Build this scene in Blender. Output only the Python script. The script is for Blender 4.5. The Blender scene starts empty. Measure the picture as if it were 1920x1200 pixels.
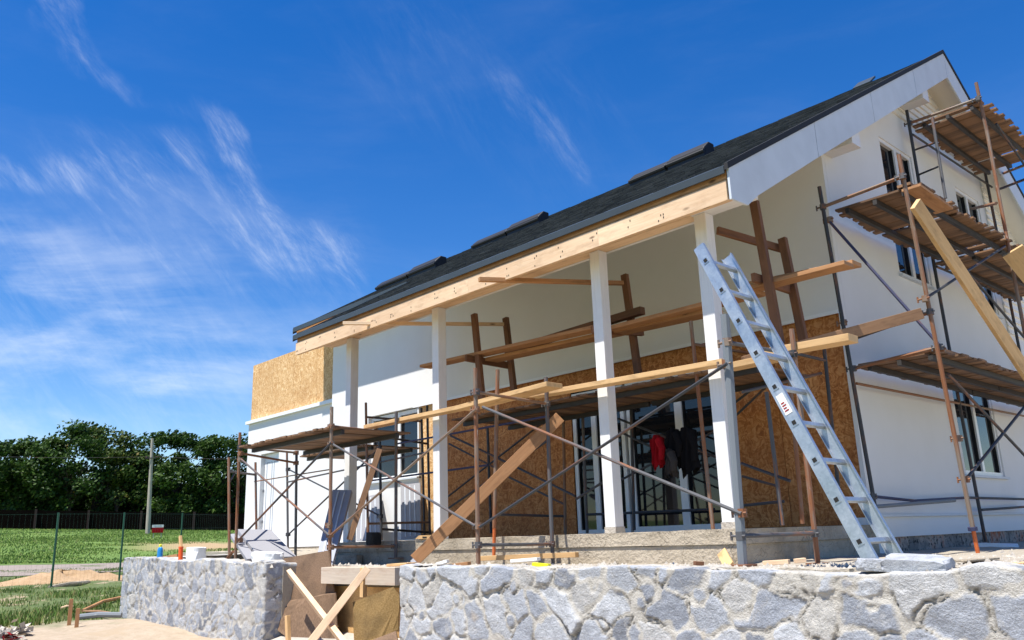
import bpy, math, random
import numpy as np
from mathutils import Vector, Matrix
random.seed(7); RS = np.random.RandomState(11)
scn = bpy.context.scene
col = bpy.data.collections.new('site'); scn.collection.children.link(col)
R = math.radians
# ------------------------------------------------------------------ camera model (calibrated on the house itself)
F, YAW, PIT, ROL = 1566.021, 46.905, 14.626, -1.908
CAM = Vector((4.123, -6.61, -0.017))
def _cam():
    ya, pi, ro = R(YAW), R(PIT), R(ROL)
    fw = Vector((-math.sin(ya)*math.cos(pi), math.cos(ya)*math.cos(pi), math.sin(pi)))
    r = fw.cross(Vector((0,0,1))).normalized(); u = r.cross(fw)
    return fw, r*math.cos(ro)+u*math.sin(ro), -r*math.sin(ro)+u*math.cos(ro)
FW, RT, UP = _cam()
def at(px, py, ax, v):
    """measured point of the photograph that lies on the plane ax = v -> world position"""
    d = FW*F + RT*(px-960) - UP*(py-600); i = 'xyz'.index(ax)
    return CAM + d*((v-CAM[i])/d[i])
EX = {}
# ------------------------------------------------------------------ mesh builder
class MB:
    def __init__(s): s.v=[]; s.f=[]; s.uv=[]; s.sm=[]
    def face(s, pts, uvs=None, smooth=False):
        n=len(s.v); s.v+= [tuple(p) for p in pts]; s.f.append(tuple(range(n,n+len(pts))))
        s.uv+= uvs if uvs else [(p[0]+p[1],p[2]) for p in pts]; s.sm.append(smooth)
    def hexa(s, c, off=None):
        """c: 8 corners: bottom 0-3, top 4-7 (same order); length runs 0->1"""
        c=[Vector(p) for p in c]; o=off if off is not None else (random.random()*60, random.random()*60)
        L=(c[1]-c[0]).length; W=(c[3]-c[0]).length; H=(c[4]-c[0]).length
        def q(ids,a,b,k): 
            s.face([c[i] for i in ids],[(o[0],o[1]+k),(o[0]+a,o[1]+k),(o[0]+a,o[1]+k+b),(o[0],o[1]+k+b)])
        q((1,0,3,2),L,W,0); q((4,5,6,7),L,W,.7); q((0,1,5,4),L,H,1.4); q((2,3,7,6),L,H,2.1)
        q((1,2,6,5),H,W,2.8); q((3,0,4,7),H,W,3.5)
    def box(s, a, b, ax=0):
        x0,y0,z0=a; x1,y1,z1=b
        if ax==0: s.hexa([(x0,y0,z0),(x1,y0,z0),(x1,y1,z0),(x0,y1,z0),(x0,y0,z1),(x1,y0,z1),(x1,y1,z1),(x0,y1,z1)])
        elif ax==1: s.hexa([(x1,y0,z0),(x1,y1,z0),(x0,y1,z0),(x0,y0,z0),(x1,y0,z1),(x1,y1,z1),(x0,y1,z1),(x0,y0,z1)])
        else: s.hexa([(x0,y0,z0),(x0,y0,z1),(x0,y1,z1),(x0,y1,z0),(x1,y0,z0),(x1,y0,z1),(x1,y1,z1),(x1,y1,z0)][::1])
        return s
    def beam(s, p, q, w, h, up=(0,0,1), n=1, bow=0, jit=0):
        p,q=Vector(p),Vector(q); d=(q-p).normalized(); up=Vector(up)
        side=d.cross(up).normalized(); u=side.cross(d).normalized(); o=(random.random()*60,random.random()*60); L=(q-p).length
        rings=[]
        for i in range(n+1):
            t=i/n; c=p.lerp(q,t)+u*(-bow*4*t*(1-t))+side*random.uniform(-jit,jit)
            rings.append([c-side*w/2-u*h/2, c+side*w/2-u*h/2, c+side*w/2+u*h/2, c-side*w/2+u*h/2])
        for i in range(n):
            a,b=rings[i],rings[i+1]; u0,u1=o[0]+L*i/n,o[0]+L*(i+1)/n
            for k in range(4):
                m=(k+1)%4; W=(a[k]-a[m]).length; v=o[1]+k*.6
                s.face([a[k],a[m],b[m],b[k]],[(u0,v),(u0,v+W),(u1,v+W),(u1,v)])
        for ring,fl in ((rings[0],True),(rings[-1],False)):
            rr=ring[::-1] if fl else ring
            s.face(rr,[(o[0],o[1]),(o[0],o[1]+w),(o[0]+h,o[1]+w),(o[0]+h,o[1])])
        return s
    def tube(s, pts, r, n=8, cap=True):
        pts=[Vector(p) for p in pts]; o=random.random()*80; rings=[]; us=[]; L=0
        rad = r if isinstance(r,(list,tuple)) else [r]*len(pts)
        for i,p in enumerate(pts):
            d=(pts[min(i+1,len(pts)-1)]-pts[max(i-1,0)]).normalized()
            a=d.cross(Vector((0,0,1))); 
            if a.length<.3: a=d.cross(Vector((1,0,0)))
            a.normalize(); b=d.cross(a)
            if i: L+=(pts[i]-pts[i-1]).length
            us.append(o+L)
            rings.append([p+(a*math.cos(2*math.pi*k/n)+b*math.sin(2*math.pi*k/n))*rad[i] for k in range(n)])
        for i in range(len(pts)-1):
            for k in range(n):
                m=(k+1)%n; A=rings[i];B=rings[i+1]; v0=k*.02+o;v1=(k+1)*.02+o
                s.face([A[m],A[k],B[k],B[m]],[(us[i],v1),(us[i],v0),(us[i+1],v0),(us[i+1],v1)],True)
        if cap:
            s.face(rings[0],[(o,o)]*n); s.face(rings[-1][::-1],[(o,o)]*n)
        return s
    def slab(s, poly, nrm, th):
        """prism from a planar polygon, extruded by -nrm*th (nrm the outward side)"""
        poly=[Vector(p) for p in poly]; nrm=Vector(nrm).normalized(); back=[p-nrm*th for p in poly]
        a=(poly[1]-poly[0]).normalized(); b=nrm.cross(a); o=poly[0]; of=(random.random()*60,random.random()*60)
        nn=sum((((poly[i]-o).cross(poly[(i+1)%len(poly)]-o)) for i in range(len(poly))),Vector((0,0,0)))
        if nn.dot(nrm)<0: poly=poly[::-1]; back=back[::-1]
        U=lambda p:(of[0]+(p-o).dot(a),of[1]+(p-o).dot(b))
        s.face(poly,[U(p) for p in poly]); s.face(back[::-1],[U(p) for p in back[::-1]])
        for i in range(len(poly)):
            j=(i+1)%len(poly); e=(poly[i]-poly[j]).length
            s.face([poly[i],back[i],back[j],poly[j]],[(of[0],of[1]),(of[0],of[1]+th),(of[0]+e,of[1]+th),(of[0]+e,of[1])])
        return s
    def build(s, name, m, parent=None, smooth=False, bevel=0):
        o0 = ORG.get(parent.name, Vector((0,0,0))) if parent else Vector((0,0,0))
        return mesh_obj(name, [tuple(Vector(v)-o0) for v in s.v], s.f, m, parent, uv=s.uv, smooth=s.sm, bevel=bevel)
ORG = {}
def mesh_obj(name, v, f, m, parent=None, uv=None, smooth=None, bevel=0):
    me=bpy.data.meshes.new(name); me.from_pydata(v,[],f)
    if uv:
        l=me.uv_layers.new(name='UVMap'); l.data.foreach_set('uv',[c for p in uv for c in p])
    if smooth is not None:
        me.polygons.foreach_set('use_smooth', smooth if isinstance(smooth,(list,tuple)) else [smooth]*len(f))
    me.materials.append(m); me.update()
    o=bpy.data.objects.new(name,me); col.objects.link(o)
    if parent: o.parent=parent; ORG[o.name]=ORG.get(parent.name,Vector((0,0,0)))
    if bevel:
        w=me; 
        bm_=__import__('bmesh').new(); bm_.from_mesh(me)
        __import__('bmesh').ops.remove_doubles(bm_,verts=bm_.verts,dist=1e-5); bm_.to_mesh(me); bm_.free()
        b=o.modifiers.new('edge','BEVEL'); b.width=bevel; b.segments=2; b.limit_method='ANGLE'
    return o
def tag(o, label=None, cat=None, group=None, kind=None):
    if label: o['label']=label
    if cat: o['category']=cat
    if group: o['group']=group
    if kind: o['kind']=kind
    return o
def thing(name, label, cat, loc, group=None):
    o=bpy.data.objects.new(name,None); col.objects.link(o); o.location=loc; o.empty_display_size=.1
    ORG[o.name]=Vector(loc); return tag(o,label,cat,group)
# ------------------------------------------------------------------ materials
class NT:
    def __init__(s, name, rough=.7, bump=None):
        s.m=bpy.data.materials.new(name); s.m.use_nodes=True; s.t=s.m.node_tree; s.n=s.t.nodes
        s.b=s.n['Principled BSDF']; s.b.inputs['Roughness'].default_value=rough
    def N(s, typ, **k):
        n=s.n.new(typ)
        for a,b in k.items():
            if a in n.inputs.keys(): n.inputs[a].default_value=b
            else: setattr(n,a,b)
        return n
    def L(s,a,b): s.t.links.new(a,b)
    def co(s, scale=(1,1,1), kind='UV'):
        t=s.N('ShaderNodeTexCoord'); m=s.N('ShaderNodeMapping'); m.inputs['Scale'].default_value=scale
        s.L(t.outputs[kind],m.inputs[0]); return m.outputs[0]
    def noise(s, vec, sc, det=4, rough=.55, dist=0):
        n=s.N('ShaderNodeTexNoise'); n.inputs['Scale'].default_value=sc; n.inputs['Detail'].default_value=det
        n.inputs['Roughness'].default_value=rough; n.inputs['Distortion'].default_value=dist
        if vec is not None: s.L(vec,n.inputs['Vector'])
        return n.outputs['Fac']
    def ramp(s, fac, stops, interp='LINEAR'):
        r=s.N('ShaderNodeValToRGB'); r.color_ramp.interpolation=interp; e=r.color_ramp.elements
        while len(e)<len(stops): e.new(.5)
        for i,(p,c) in enumerate(stops):
            e[i].position=p; e[i].color=(c,c,c,1) if isinstance(c,(int,float)) else (*c,1)
        s.L(fac,r.inputs[0]); return r.outputs[0]
    def mix(s, fac, a, b, mode='MIX'):
        m=s.N('ShaderNodeMix',data_type='RGBA',blend_type=mode)
        for i,v in ((0,fac),(6,a),(7,b)):
            if hasattr(v,'is_output'): s.L(v,m.inputs[i])
            else: m.inputs[i].default_value = v if i==0 else ((*v,1) if not isinstance(v,(int,float)) else (v,v,v,1))
        return m.outputs[2]
    def math(s, op, a, b=0):
        m=s.N('ShaderNodeMath',operation=op)
        for i,v in ((0,a),(1,b)):
            if hasattr(v,'is_output'): s.L(v,m.inputs[i])
            else: m.inputs[i].default_value=v
        return m.outputs[0]
    def col(s, c):
        if hasattr(c,'is_output'): s.L(c,s.b.inputs['Base Color'])
        else: s.b.inputs['Base Color'].default_value=(*c,1)
        return s
    def bump(s, h, st=.3, d=.01):
        b=s.N('ShaderNodeBump'); b.inputs['Strength'].default_value=st; b.inputs['Distance'].default_value=d
        s.L(h,b.inputs['Height']); s.L(b.outputs[0],s.b.inputs['Normal']); return s
    def rough(s, h): s.L(h,s.b.inputs['Roughness']); return s
def wood(name, c0, c1, dark=None, knots=True, vary=.35, rough=.75, stain=None):
    t=NT(name,rough); v=t.co((1.2,26,1)); g=t.noise(v,1.6,5,.6,.6)
    base=t.ramp(g,[(.28,c0),(.72,c1)])
    v2=t.co((.35,.35,1)); var=t.noise(v2,.9,1,.5)       # board to board change
    base=t.mix(vary,base,t.ramp(var,[(.3,tuple(x*.55 for x in c0)),(.7,tuple(min(1,x*1.25) for x in c1))]))
    if knots:
        v3=t.co((2.2,6,1)); vo=t.N('ShaderNodeTexVoronoi',feature='F1'); vo.inputs['Scale'].default_value=1.0; t.L(v3,vo.inputs['Vector'])
        k=t.ramp(vo.outputs['Distance'],[(.05,1),(.12,0)]); base=t.mix(k,base,tuple(x*.35 for x in c0))
    st=t.ramp(t.noise(t.co((1.5,4,1)),2.3,4,.65),[(.5,0),(.72,1)])
    base=t.mix(t.math('MULTIPLY',st,.55),base,stain or tuple(x*.45 for x in c0))
    return t.col(base).bump(g,.35,.004).m
def osb(name, c0, c1, c2):
    t=NT(name,.8)
    v=t.co((1,1,1)); w=t.N('ShaderNodeVectorMath',operation='ADD'); nz=t.N('ShaderNodeTexNoise'); nz.inputs['Scale'].default_value=5; t.L(v,nz.inputs['Vector'])
    sc=t.N('ShaderNodeVectorMath',operation='SCALE'); sc.inputs['Scale'].default_value=.25; t.L(nz.outputs['Color'],sc.inputs[0]); t.L(v,w.inputs[0]); t.L(sc.outputs[0],w.inputs[1])
    m1=t.N('ShaderNodeMapping'); m1.inputs['Scale'].default_value=(58,17,1); m1.inputs['Rotation'].default_value=(0,0,.25); t.L(w.outputs[0],m1.inputs[0])
    vo=t.N('ShaderNodeTexVoronoi'); vo.inputs['Scale'].default_value=1; t.L(m1.outputs[0],vo.inputs['Vector'])
    m2=t.N('ShaderNodeMapping'); m2.inputs['Scale'].default_value=(22,60,1); m2.inputs['Rotation'].default_value=(0,0,-.5); t.L(w.outputs[0],m2.inputs[0])
    vp=t.N('ShaderNodeTexVoronoi'); vp.inputs['Scale'].default_value=1; t.L(m2.outputs[0],vp.inputs['Vector'])
    sp=t.N('ShaderNodeSeparateColor'); t.L(vo.outputs['Color'],sp.inputs[0]); sq=t.N('ShaderNodeSeparateColor'); t.L(vp.outputs['Color'],sq.inputs[0])
    f=t.mix(.5,sp.outputs[0],sq.outputs[1])
    c=t.ramp(f,[(.15,c0),(.5,c1),(.85,c2)])
    big=t.noise(v,1.1,3); c=t.mix(t.ramp(big,[(.4,0),(.75,.5)]),c,c0)
    return t.col(c).bump(f,.3,.003).m
def plaster(name, c, spots=0.0):
    t=NT(name,.85); v=t.co((1,1,1),'Object'); n=t.noise(v,60,3); n2=t.noise(v,1.3,4,.6)
    cc=t.mix(t.ramp(n2,[(.35,0),(.8,.30+spots)]),c,(c[0]*.80,c[1]*.785,c[2]*.75))
    return t.col(cc).bump(n,.12,.003).m
def paintwood(name, c):
    t=NT(name,.6); v=t.co((1.1,22,1)); g=t.noise(v,2,5,.6,.5); n2=t.noise(t.co((1,1,1),'Object'),3,4)
    cc=t.mix(t.ramp(g,[(.52,0),(.78,.5)]),c,tuple(x*.7 for x in c)); cc=t.mix(t.ramp(n2,[(.5,0),(.8,.3)]),cc,(.55,.5,.42))
    return t.col(cc).bump(g,.25,.003).m
def pipe(name, c, rust=.5, metal=.0, splash=.15):
    t=NT(name,.62); v=t.co((3,14,1)); n=t.noise(v,1.2,5,.65); big=t.noise(t.co((.8,.8,1)),.9,2)
    f=t.math('ADD',t.math('MULTIPLY',n,.6),t.math('MULTIPLY',big,.5))
    k=.75-.35*rust
    cc=t.mix(t.ramp(f,[(k-.08,0),(k+.05,1)]),c,(.23,.085,.03)); 
    n3=t.noise(t.co((6,20,1)),1.7,3,.6); cc=t.mix(t.ramp(n3,[(.66,0),(.72,splash*4)]),cc,(.5,.48,.44))
    return t.col(cc).bump(n,.3,.002).m
def plain(name, c, rough=.6, metal=0, bump=0, bs=40, var=.25):
    t=NT(name,rough); t.b.inputs['Metallic'].default_value=metal; v=t.co((1,1,1),'Object'); n=t.noise(v,bs,4)
    t.col(t.mix(t.ramp(n,[(.35,0),(.75,1)]),c,tuple(x*(1-var) for x in c)))
    if bump: t.bump(n,bump,.01)
    return t.m
M={}
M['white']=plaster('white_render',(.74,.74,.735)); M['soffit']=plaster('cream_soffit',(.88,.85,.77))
M['inner']=plaster('porch_render',(.80,.79,.75)); M['column']=paintwood('column_paint',(.74,.735,.73))
M['pvc']=plain('white_pvc',(.80,.81,.82),.35,var=.06); M['barge']=plain('barge_board',(.60,.645,.70),.6,bs=3,var=.12)
M['osb']=osb('osb_sunlit',(.46,.24,.085),(.66,.40,.17),(.82,.60,.34)); M['osbd']=osb('osb_shaded',(.30,.095,.02),(.50,.19,.048),(.64,.31,.11))  # one OSB, two tones: the second has porch shade put into its colour
M['spruce']=wood('spruce_board',(.68,.43,.25),(.84,.62,.41),stain=(.42,.26,.15)); M['yellow']=wood('yellow_board',(.56,.32,.13),(.70,.46,.22),vary=.4)
M['pale']=wood('pale_formwork',(.52,.42,.32),(.70,.60,.48),stain=(.38,.24,.16)); M['plank']=wood('old_plank',(.20,.10,.045),(.36,.20,.10)); M['plank2']=wood('worn_plank',(.32,.145,.055),(.48,.25,.11)); M['dark']=wood('stained_timber',(.13,.055,.025),(.23,.10,.045),knots=False)
M['slat']=wood('deck_slat',(.11,.055,.028),(.26,.14,.068),vary=.75)
M['pgrey']=pipe('pipe_grey',(.085,.085,.09),.3,splash=.10); M['prust']=pipe('pipe_rusty',(.21,.16,.12),.55); M['pdark']=pipe('pipe_dark',(.035,.038,.045),.25,splash=.05)
M['pblue']=pipe('pipe_blue',(.03,.035,.09),.2,splash=.05); M['porange']=plain('orange_jack',(.60,.14,.03),.5); M['psteel']=pipe('pipe_steel',(.17,.19,.21),.1,splash=.08)
M['channel']=plain('ledger_steel',(.035,.032,.032),.6,bs=6,var=.4)
M['trim']=plain('drip_edge_metal',(.05,.06,.062),.4,bs=3,var=.15); M['blacktrim']=plain('rake_trim_metal',(.010,.010,.012),.75)
M['ridge']=plain('ridge_vent_plastic',(.008,.008,.009),.55); M['red']=plain('red_cloth',(.36,.008,.014),.9,bs=12,var=.5,bump=.4); M['black']=plain('dark_cloth',(.012,.011,.012),.95); M['black'].node_tree.nodes['Principled BSDF'].inputs['Specular IOR Level'].default_value=.05; M['red'].node_tree.nodes['Principled BSDF'].inputs['Specular IOR Level'].default_value=.1
M['greyc']=plain('brown_grey_cloth',(.04,.033,.03),.95)
M['glass']=NT('window_glass',.03).m; _b=M['glass'].node_tree.nodes['Principled BSDF']; _b.inputs['Base Color'].default_value=(.012,.014,.018,1); _b.inputs['IOR'].default_value=1.52
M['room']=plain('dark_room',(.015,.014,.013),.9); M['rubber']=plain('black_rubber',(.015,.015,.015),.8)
M['foam']=plain('grey_foam_board',(.30,.30,.32),.9,bs=60,var=.1); M['foamw']=plain('white_foam',(.82,.82,.80),.9,bs=50,bump=.3,var=.1); M['panelgrey']=plain('grey_panel',(.30,.32,.38),.5,bs=3,var=.1)
M['greenp']=plain('green_fence_paint',(.012,.085,.045),.45); M['concretepole']=plain('concrete_pole',(.42,.37,.31),.9,bs=4)
M['bluep']=plain('blue_plastic',(.01,.22,.55),.3,var=.05); M['yellowp']=plain('yellow_plastic',(.75,.75,.02),.35,var=.05); M['orangep']=plain('orange_plastic',(.85,.10,.01),.35,var=.05)
M['darkfence']=plain('brown_board_fence',(.010,.007,.006),1.0,bs=2,var=.4)
M['darkfence'].node_tree.nodes['Principled BSDF'].inputs['Specular IOR Level'].default_value=.0
def galv():
    t=NT('galvanised_steel',.38); t.b.inputs['Metallic'].default_value=.75; v=t.co((1,1,1))
    vo=t.N('ShaderNodeTexVoronoi'); vo.inputs['Scale'].default_value=70; t.L(v,vo.inputs['Vector']); sp=t.N('ShaderNodeSeparateColor'); t.L(vo.outputs['Color'],sp.inputs[0])
    n=t.noise(v,5,4,.6); f=t.mix(.82,sp.outputs[0],n); c=t.ramp(f,[(.25,(.34,.38,.43)),(.7,(.54,.58,.62))])
    s2=t.noise(t.co((2,7,1)),2.4,5,.7); c=t.mix(t.ramp(s2,[(.63,0),(.74,.5)]),c,(.35,.27,.2))
    t.rough(t.ramp(n,[(.3,.30),(.7,.55)])); return t.col(c).m
M['galv']=galv()
def concrete(name, c0, c1, cracks=True):
    t=NT(name,.9); v=t.co((1,1,1),'Object'); n=t.noise(v,3,6,.65); n2=t.noise(v,35,4,.6); c=t.ramp(n,[(.3,c0),(.7,c1)])
    c=t.mix(t.ramp(n2,[(.55,0),(.75,.4)]),c,tuple(x*.6 for x in c0)); 
    if cracks:
        vc=t.N('ShaderNodeTexVoronoi',feature='DISTANCE_TO_EDGE'); vc.inputs['Scale'].default_value=1.1
        w=t.N('ShaderNodeTexNoise'); w.inputs['Scale'].default_value=4; t.L(v,w.inputs['Vector']); ad=t.N('ShaderNodeVectorMath',operation='ADD'); t.L(v,ad.inputs[0]); t.L(w.outputs['Color'],ad.inputs[1]); t.L(ad.outputs[0],vc.inputs['Vector'])
        c=t.mix(t.ramp(vc.outputs['Distance'],[(.002,.75),(.007,0)]),c,tuple(x*.45 for x in c0))
    h=t.mix(.5,n,n2); st_=t.ramp(t.noise(v,1.1,5,.7,.6),[(.50,0),(.66,.55)]); c=t.mix(st_,c,tuple(x*.55 for x in c0)); return t.col(c).bump(h,.9,.035).m
M['slabc']=concrete('slab_concrete',(.30,.25,.18),(.50,.43,.33)); M['conc']=concrete('pale_concrete',(.42,.38,.32),(.54,.49,.42),False)
def flake(name,c0,c1):
    t=NT(name,.85); v=t.co((1,1,1)); n=t.noise(v,70,3,.7); n2=t.noise(v,4,5,.6); c=t.ramp(n,[(.35,c0),(.65,c1)])
    return t.col(t.mix(t.ramp(n2,[(.45,0),(.75,.7)]),c,tuple(x*.4 for x in c0))).bump(n,.4,.003).m
M['flake']=flake('weathered_chipboard',(.13,.075,.04),(.24,.15,.09)); M['flakey']=flake('olive_chipboard',(.16,.09,.02),(.27,.17,.06)); M['shutter']=flake('shuttering_board',(.55,.30,.10),(.72,.46,.20))
def brickbase():
    t=NT('foundation_brick',.95); v=t.co((1,1,1),'Object'); n=t.noise(v,2.0,5,.7); n2=t.noise(v,14,4,.7)
    c=t.ramp(n,[(.38,(.20,.18,.165)),(.48,(.40,.33,.28)),(.58,(.42,.13,.06))]); c=t.mix(t.ramp(n2,[(.52,0),(.6,.9)]),c,(.015,.013,.012)); return t.col(c).bump(n2,.6,.02).m
M['brick']=brickbase()
def shingle():
    t=NT('asphalt_shingle',.95); v=t.co((1,1,1)); b=t.N('ShaderNodeTexBrick'); b.inputs['Scale'].default_value=1; b.inputs['Brick Width'].default_value=.24; b.inputs['Row Height'].default_value=.14; b.inputs['Mortar Size'].default_value=.006
    b.inputs['Color1'].default_value=(.028,.029,.031,1); b.inputs['Color2'].default_value=(.11,.108,.105,1); b.inputs['Mortar'].default_value=(.006,.006,.006,1); b.inputs['Bias'].default_value=-.2; t.L(v,b.inputs['Vector'])
    n=t.noise(v,120,2); n2=t.noise(t.co((1.2,12,1)),2,4,.7); c=t.mix(t.ramp(n2,[(.48,0),(.66,.8)]),b.outputs['Color'],(.20,.195,.19)); c=t.mix(t.ramp(n,[(.4,0),(.8,.4)]),c,(.14,.14,.14)); return t.col(c).bump(n,.5,.004).m
M['shingle']=shingle()
# ------------------------------------------------------------------ world, sun
A_S,B_S=.035,.42                                  # sunlight travels (A,B,-1)
sd=Vector((A_S,B_S,-1)).normalized(); elev=math.asin(-sd.z); rot=math.atan2(-sd.x,-sd.y)
w=bpy.data.worlds.new('World'); scn.world=w; w.use_nodes=True; t=w.node_tree; n=t.nodes; bg=n['Background']
sky=n.new('ShaderNodeTexSky'); sky.sky_type='NISHITA'; sky.sun_disc=False; sky.sun_elevation=elev; sky.sun_rotation=rot; sky.altitude=100; sky.air_density=1.0; sky.dust_density=.1; sky.ozone_density=2.2
hs=n.new('ShaderNodeHueSaturation'); hs.inputs['Hue'].default_value=.512; hs.inputs['Saturation'].default_value=1.42; hs.inputs['Value'].default_value=1.2; t.links.new(sky.outputs[0],hs.inputs['Color'])
tc=n.new('ShaderNodeTexCoord')
def wn(sc,rotz,scale,det=6,rough=.6,dist=.6,loc=(0,0,0)):
    m=n.new('ShaderNodeMapping'); m.inputs['Scale'].default_value=scale; m.inputs['Rotation'].default_value=rotz; m.inputs['Location'].default_value=loc; t.links.new(tc.outputs['Generated'],m.inputs[0])
    k=n.new('ShaderNodeTexNoise'); k.inputs['Scale'].default_value=sc; k.inputs['Detail'].default_value=det; k.inputs['Roughness'].default_value=rough; k.inputs['Distortion'].default_value=dist
    t.links.new(m.outputs[0],k.inputs['Vector']); return k.outputs['Fac']
def wr(f,a,b,c0=0,c1=1):
    r=n.new('ShaderNodeMapRange'); r.inputs[1].default_value=a; r.inputs[2].default_value=b; r.inputs[3].default_value=c0; r.inputs[4].default_value=c1; r.clamp=True; r.interpolation_type='SMOOTHSTEP'; t.links.new(f,r.inputs[0]); return r.outputs[0]
def wm(op,a,b):
    k=n.new('ShaderNodeMath'); k.operation=op
    for i,v in ((0,a),(1,b)):
        if hasattr(v,'is_output'): t.links.new(v,k.inputs[i])
        else: k.inputs[i].default_value=v
    return k.outputs[0]
_wt=n.new('ShaderNodeTexNoise'); _wt.inputs['Scale'].default_value=5; _wt.inputs['Detail'].default_value=6; t.links.new(tc.outputs['Generated'],_wt.inputs['Vector'])
_ws=n.new('ShaderNodeVectorMath'); _ws.operation='MULTIPLY_ADD'; _ws.inputs[1].default_value=(.20,.20,.20); _ws.inputs[2].default_value=(-.10,-.10,-.10); t.links.new(_wt.outputs['Color'],_ws.inputs[0])
_wa=n.new('ShaderNodeVectorMath'); _wa.operation='ADD'; t.links.new(tc.outputs['Generated'],_wa.inputs[0]); t.links.new(_ws.outputs[0],_wa.inputs[1]); WARP=_wa.outputs[0]
def dirof(px,py): return (FW*F+RT*(px-960)-UP*(py-600)).normalized()
def blob(px,py,rad,ax2=None,stretch=1):
    """wisp region round a sky direction: soft cap, optionally stretched along the great circle to ax2"""
    d=dirof(px,py); dn=n.new('ShaderNodeVectorMath'); dn.operation='SUBTRACT'; dn.inputs[1].default_value=d; nm=n.new('ShaderNodeVectorMath'); nm.operation='NORMALIZE'; t.links.new(WARP,nm.inputs[0]); t.links.new(nm.outputs[0],dn.inputs[0])
    if ax2:
        e=(dirof(*ax2)-d).normalized(); f=d.cross(e).normalized()
        a=n.new('ShaderNodeVectorMath'); a.operation='DOT_PRODUCT'; a.inputs[1].default_value=e; t.links.new(dn.outputs[0],a.inputs[0])
        b=n.new('ShaderNodeVectorMath'); b.operation='DOT_PRODUCT'; b.inputs[1].default_value=f; t.links.new(dn.outputs[0],b.inputs[0])
        q=wm('ADD',wm('POWER',wm('ABSOLUTE',wm('DIVIDE',a.outputs['Value'],rad*stretch),0),2),wm('POWER',wm('ABSOLUTE',wm('DIVIDE',b.outputs['Value'],rad),0),2))
        dd=n.new('ShaderNodeVectorMath'); dd.operation='DOT_PRODUCT'; dd.inputs[1].default_value=d; t.links.new(nm.outputs[0],dd.inputs[0])
        return wm('MULTIPLY',wr(q,0,1,1,0),wr(dd.outputs['Value'],0,.2))
    L=n.new('ShaderNodeVectorMath'); L.operation='LENGTH'; t.links.new(dn.outputs[0],L.inputs[0]); return wr(L.outputs['Value'],0,rad,1,0)
def wfib(p,q,sc,st,det,rough,dist,off):
    d=dirof(*p); e=(dirof(*q)-d).normalized(); f=d.cross(e).normalized(); cx=n.new('ShaderNodeCombineXYZ')
    for i,(ax,k) in enumerate(((e,1),(f,st),(d,st*.6))):
        a=n.new('ShaderNodeVectorMath'); a.operation='DOT_PRODUCT'; a.inputs[1].default_value=ax*k; t.links.new(tc.outputs['Generated'],a.inputs[0]); t.links.new(wm('ADD',a.outputs['Value'],off+i),cx.inputs[i])
    k=n.new('ShaderNodeTexNoise'); k.inputs['Scale'].default_value=sc; k.inputs['Detail'].default_value=det; k.inputs['Roughness'].default_value=rough; k.inputs['Distortion'].default_value=dist; t.links.new(cx.outputs[0],k.inputs['Vector']); return k.outputs['Fac']
fib=wr(wfib((420,340),(560,490),5.0,4.5,9,.68,.5,3),.44,.78)
soft=wr(wn(2.2,(.2,.5,.4),(1,1,4),7,.6,.35,(3,1,2)),.42,.78)
def over(*l):
    r=l[0]
    for k in l[1:]: r=wm('MAXIMUM',r,k)
    return r
fib2=wr(wfib((420,340),(520,480),11,4,8,.72,.4,7),.36,.70)
fib=wm('MULTIPLY',fib,wm('ADD',wm('MULTIPLY',fib2,.75),.25))
c1=over(wm('MULTIPLY',blob(455,385,.040,(560,500),4.0),1.0),wm('MULTIPLY',blob(330,410,.085,(500,500),1.9),.55),wm('MULTIPLY',blob(470,455,.022,(560,490),4),.7))
c2=over(wm('MULTIPLY',blob(150,40,.024,(215,130),4),.6),wm('MULTIPLY',blob(1020,200,.026,(1110,340),4),.35),wm('MULTIPLY',blob(40,330,.03,(160,340),5),.6),wm('MULTIPLY',blob(900,150,.12,(1050,220),2),.12))
c3=over(blob(150,700,.17,(450,800),2.4),wm('MULTIPLY',blob(380,620,.22),.45))
alld=wm('ADD',wm('ADD',wm('MULTIPLY',wm('MULTIPLY',c1,wm('ADD',wm('MULTIPLY',fib,1.1),wm('MULTIPLY',fib2,.08))),.5),wm('MULTIPLY',wm('MULTIPLY',c2,wm('ADD',wm('MULTIPLY',fib,.7),wm('MULTIPLY',fib2,.16))),.6)),wm('MULTIPLY',wm('MULTIPLY',c3,wm('ADD',wm('MULTIPLY',soft,.75),wm('MULTIPLY',fib2,.10))),.8))
alld=wm('ADD',alld,wm('MULTIPLY',soft,.035)); alld=wm('MINIMUM',alld,.9)
mx=n.new('ShaderNodeMix'); mx.data_type='RGBA'; t.links.new(alld,mx.inputs[0]); t.links.new(hs.outputs[0],mx.inputs[6]); mx.inputs[7].default_value=(8.2,8.6,9.0,1)
t.links.new(mx.outputs[2],bg.inputs[0]); bg.inputs[1].default_value=.085
sl=bpy.data.lights.new('sun','SUN'); sl.energy=5.0; sl.angle=R(.5); sl.color=(1,.955,.88); so=bpy.data.objects.new('sun',sl); col.objects.link(so); so.rotation_euler=sd.to_track_quat('-Z','Y').to_euler()
cam=bpy.data.cameras.new('camera'); cam.sensor_width=36; cam.lens=36*F/1920; cam.clip_end=2000; cam.clip_start=.05; co=bpy.data.objects.new('camera',cam); col.objects.link(co)
mt=Matrix((( RT.x,UP.x,-FW.x,CAM.x),(RT.y,UP.y,-FW.y,CAM.y),(RT.z,UP.z,-FW.z,CAM.z),(0,0,0,1))); co.matrix_world=mt; scn.camera=co
scn.view_settings.view_transform='Standard'; scn.view_settings.look='None'; scn.view_settings.exposure=0.74; scn.view_settings.gamma=1
scn.cycles.max_bounces=6; scn.cycles.diffuse_bounces=4
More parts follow.
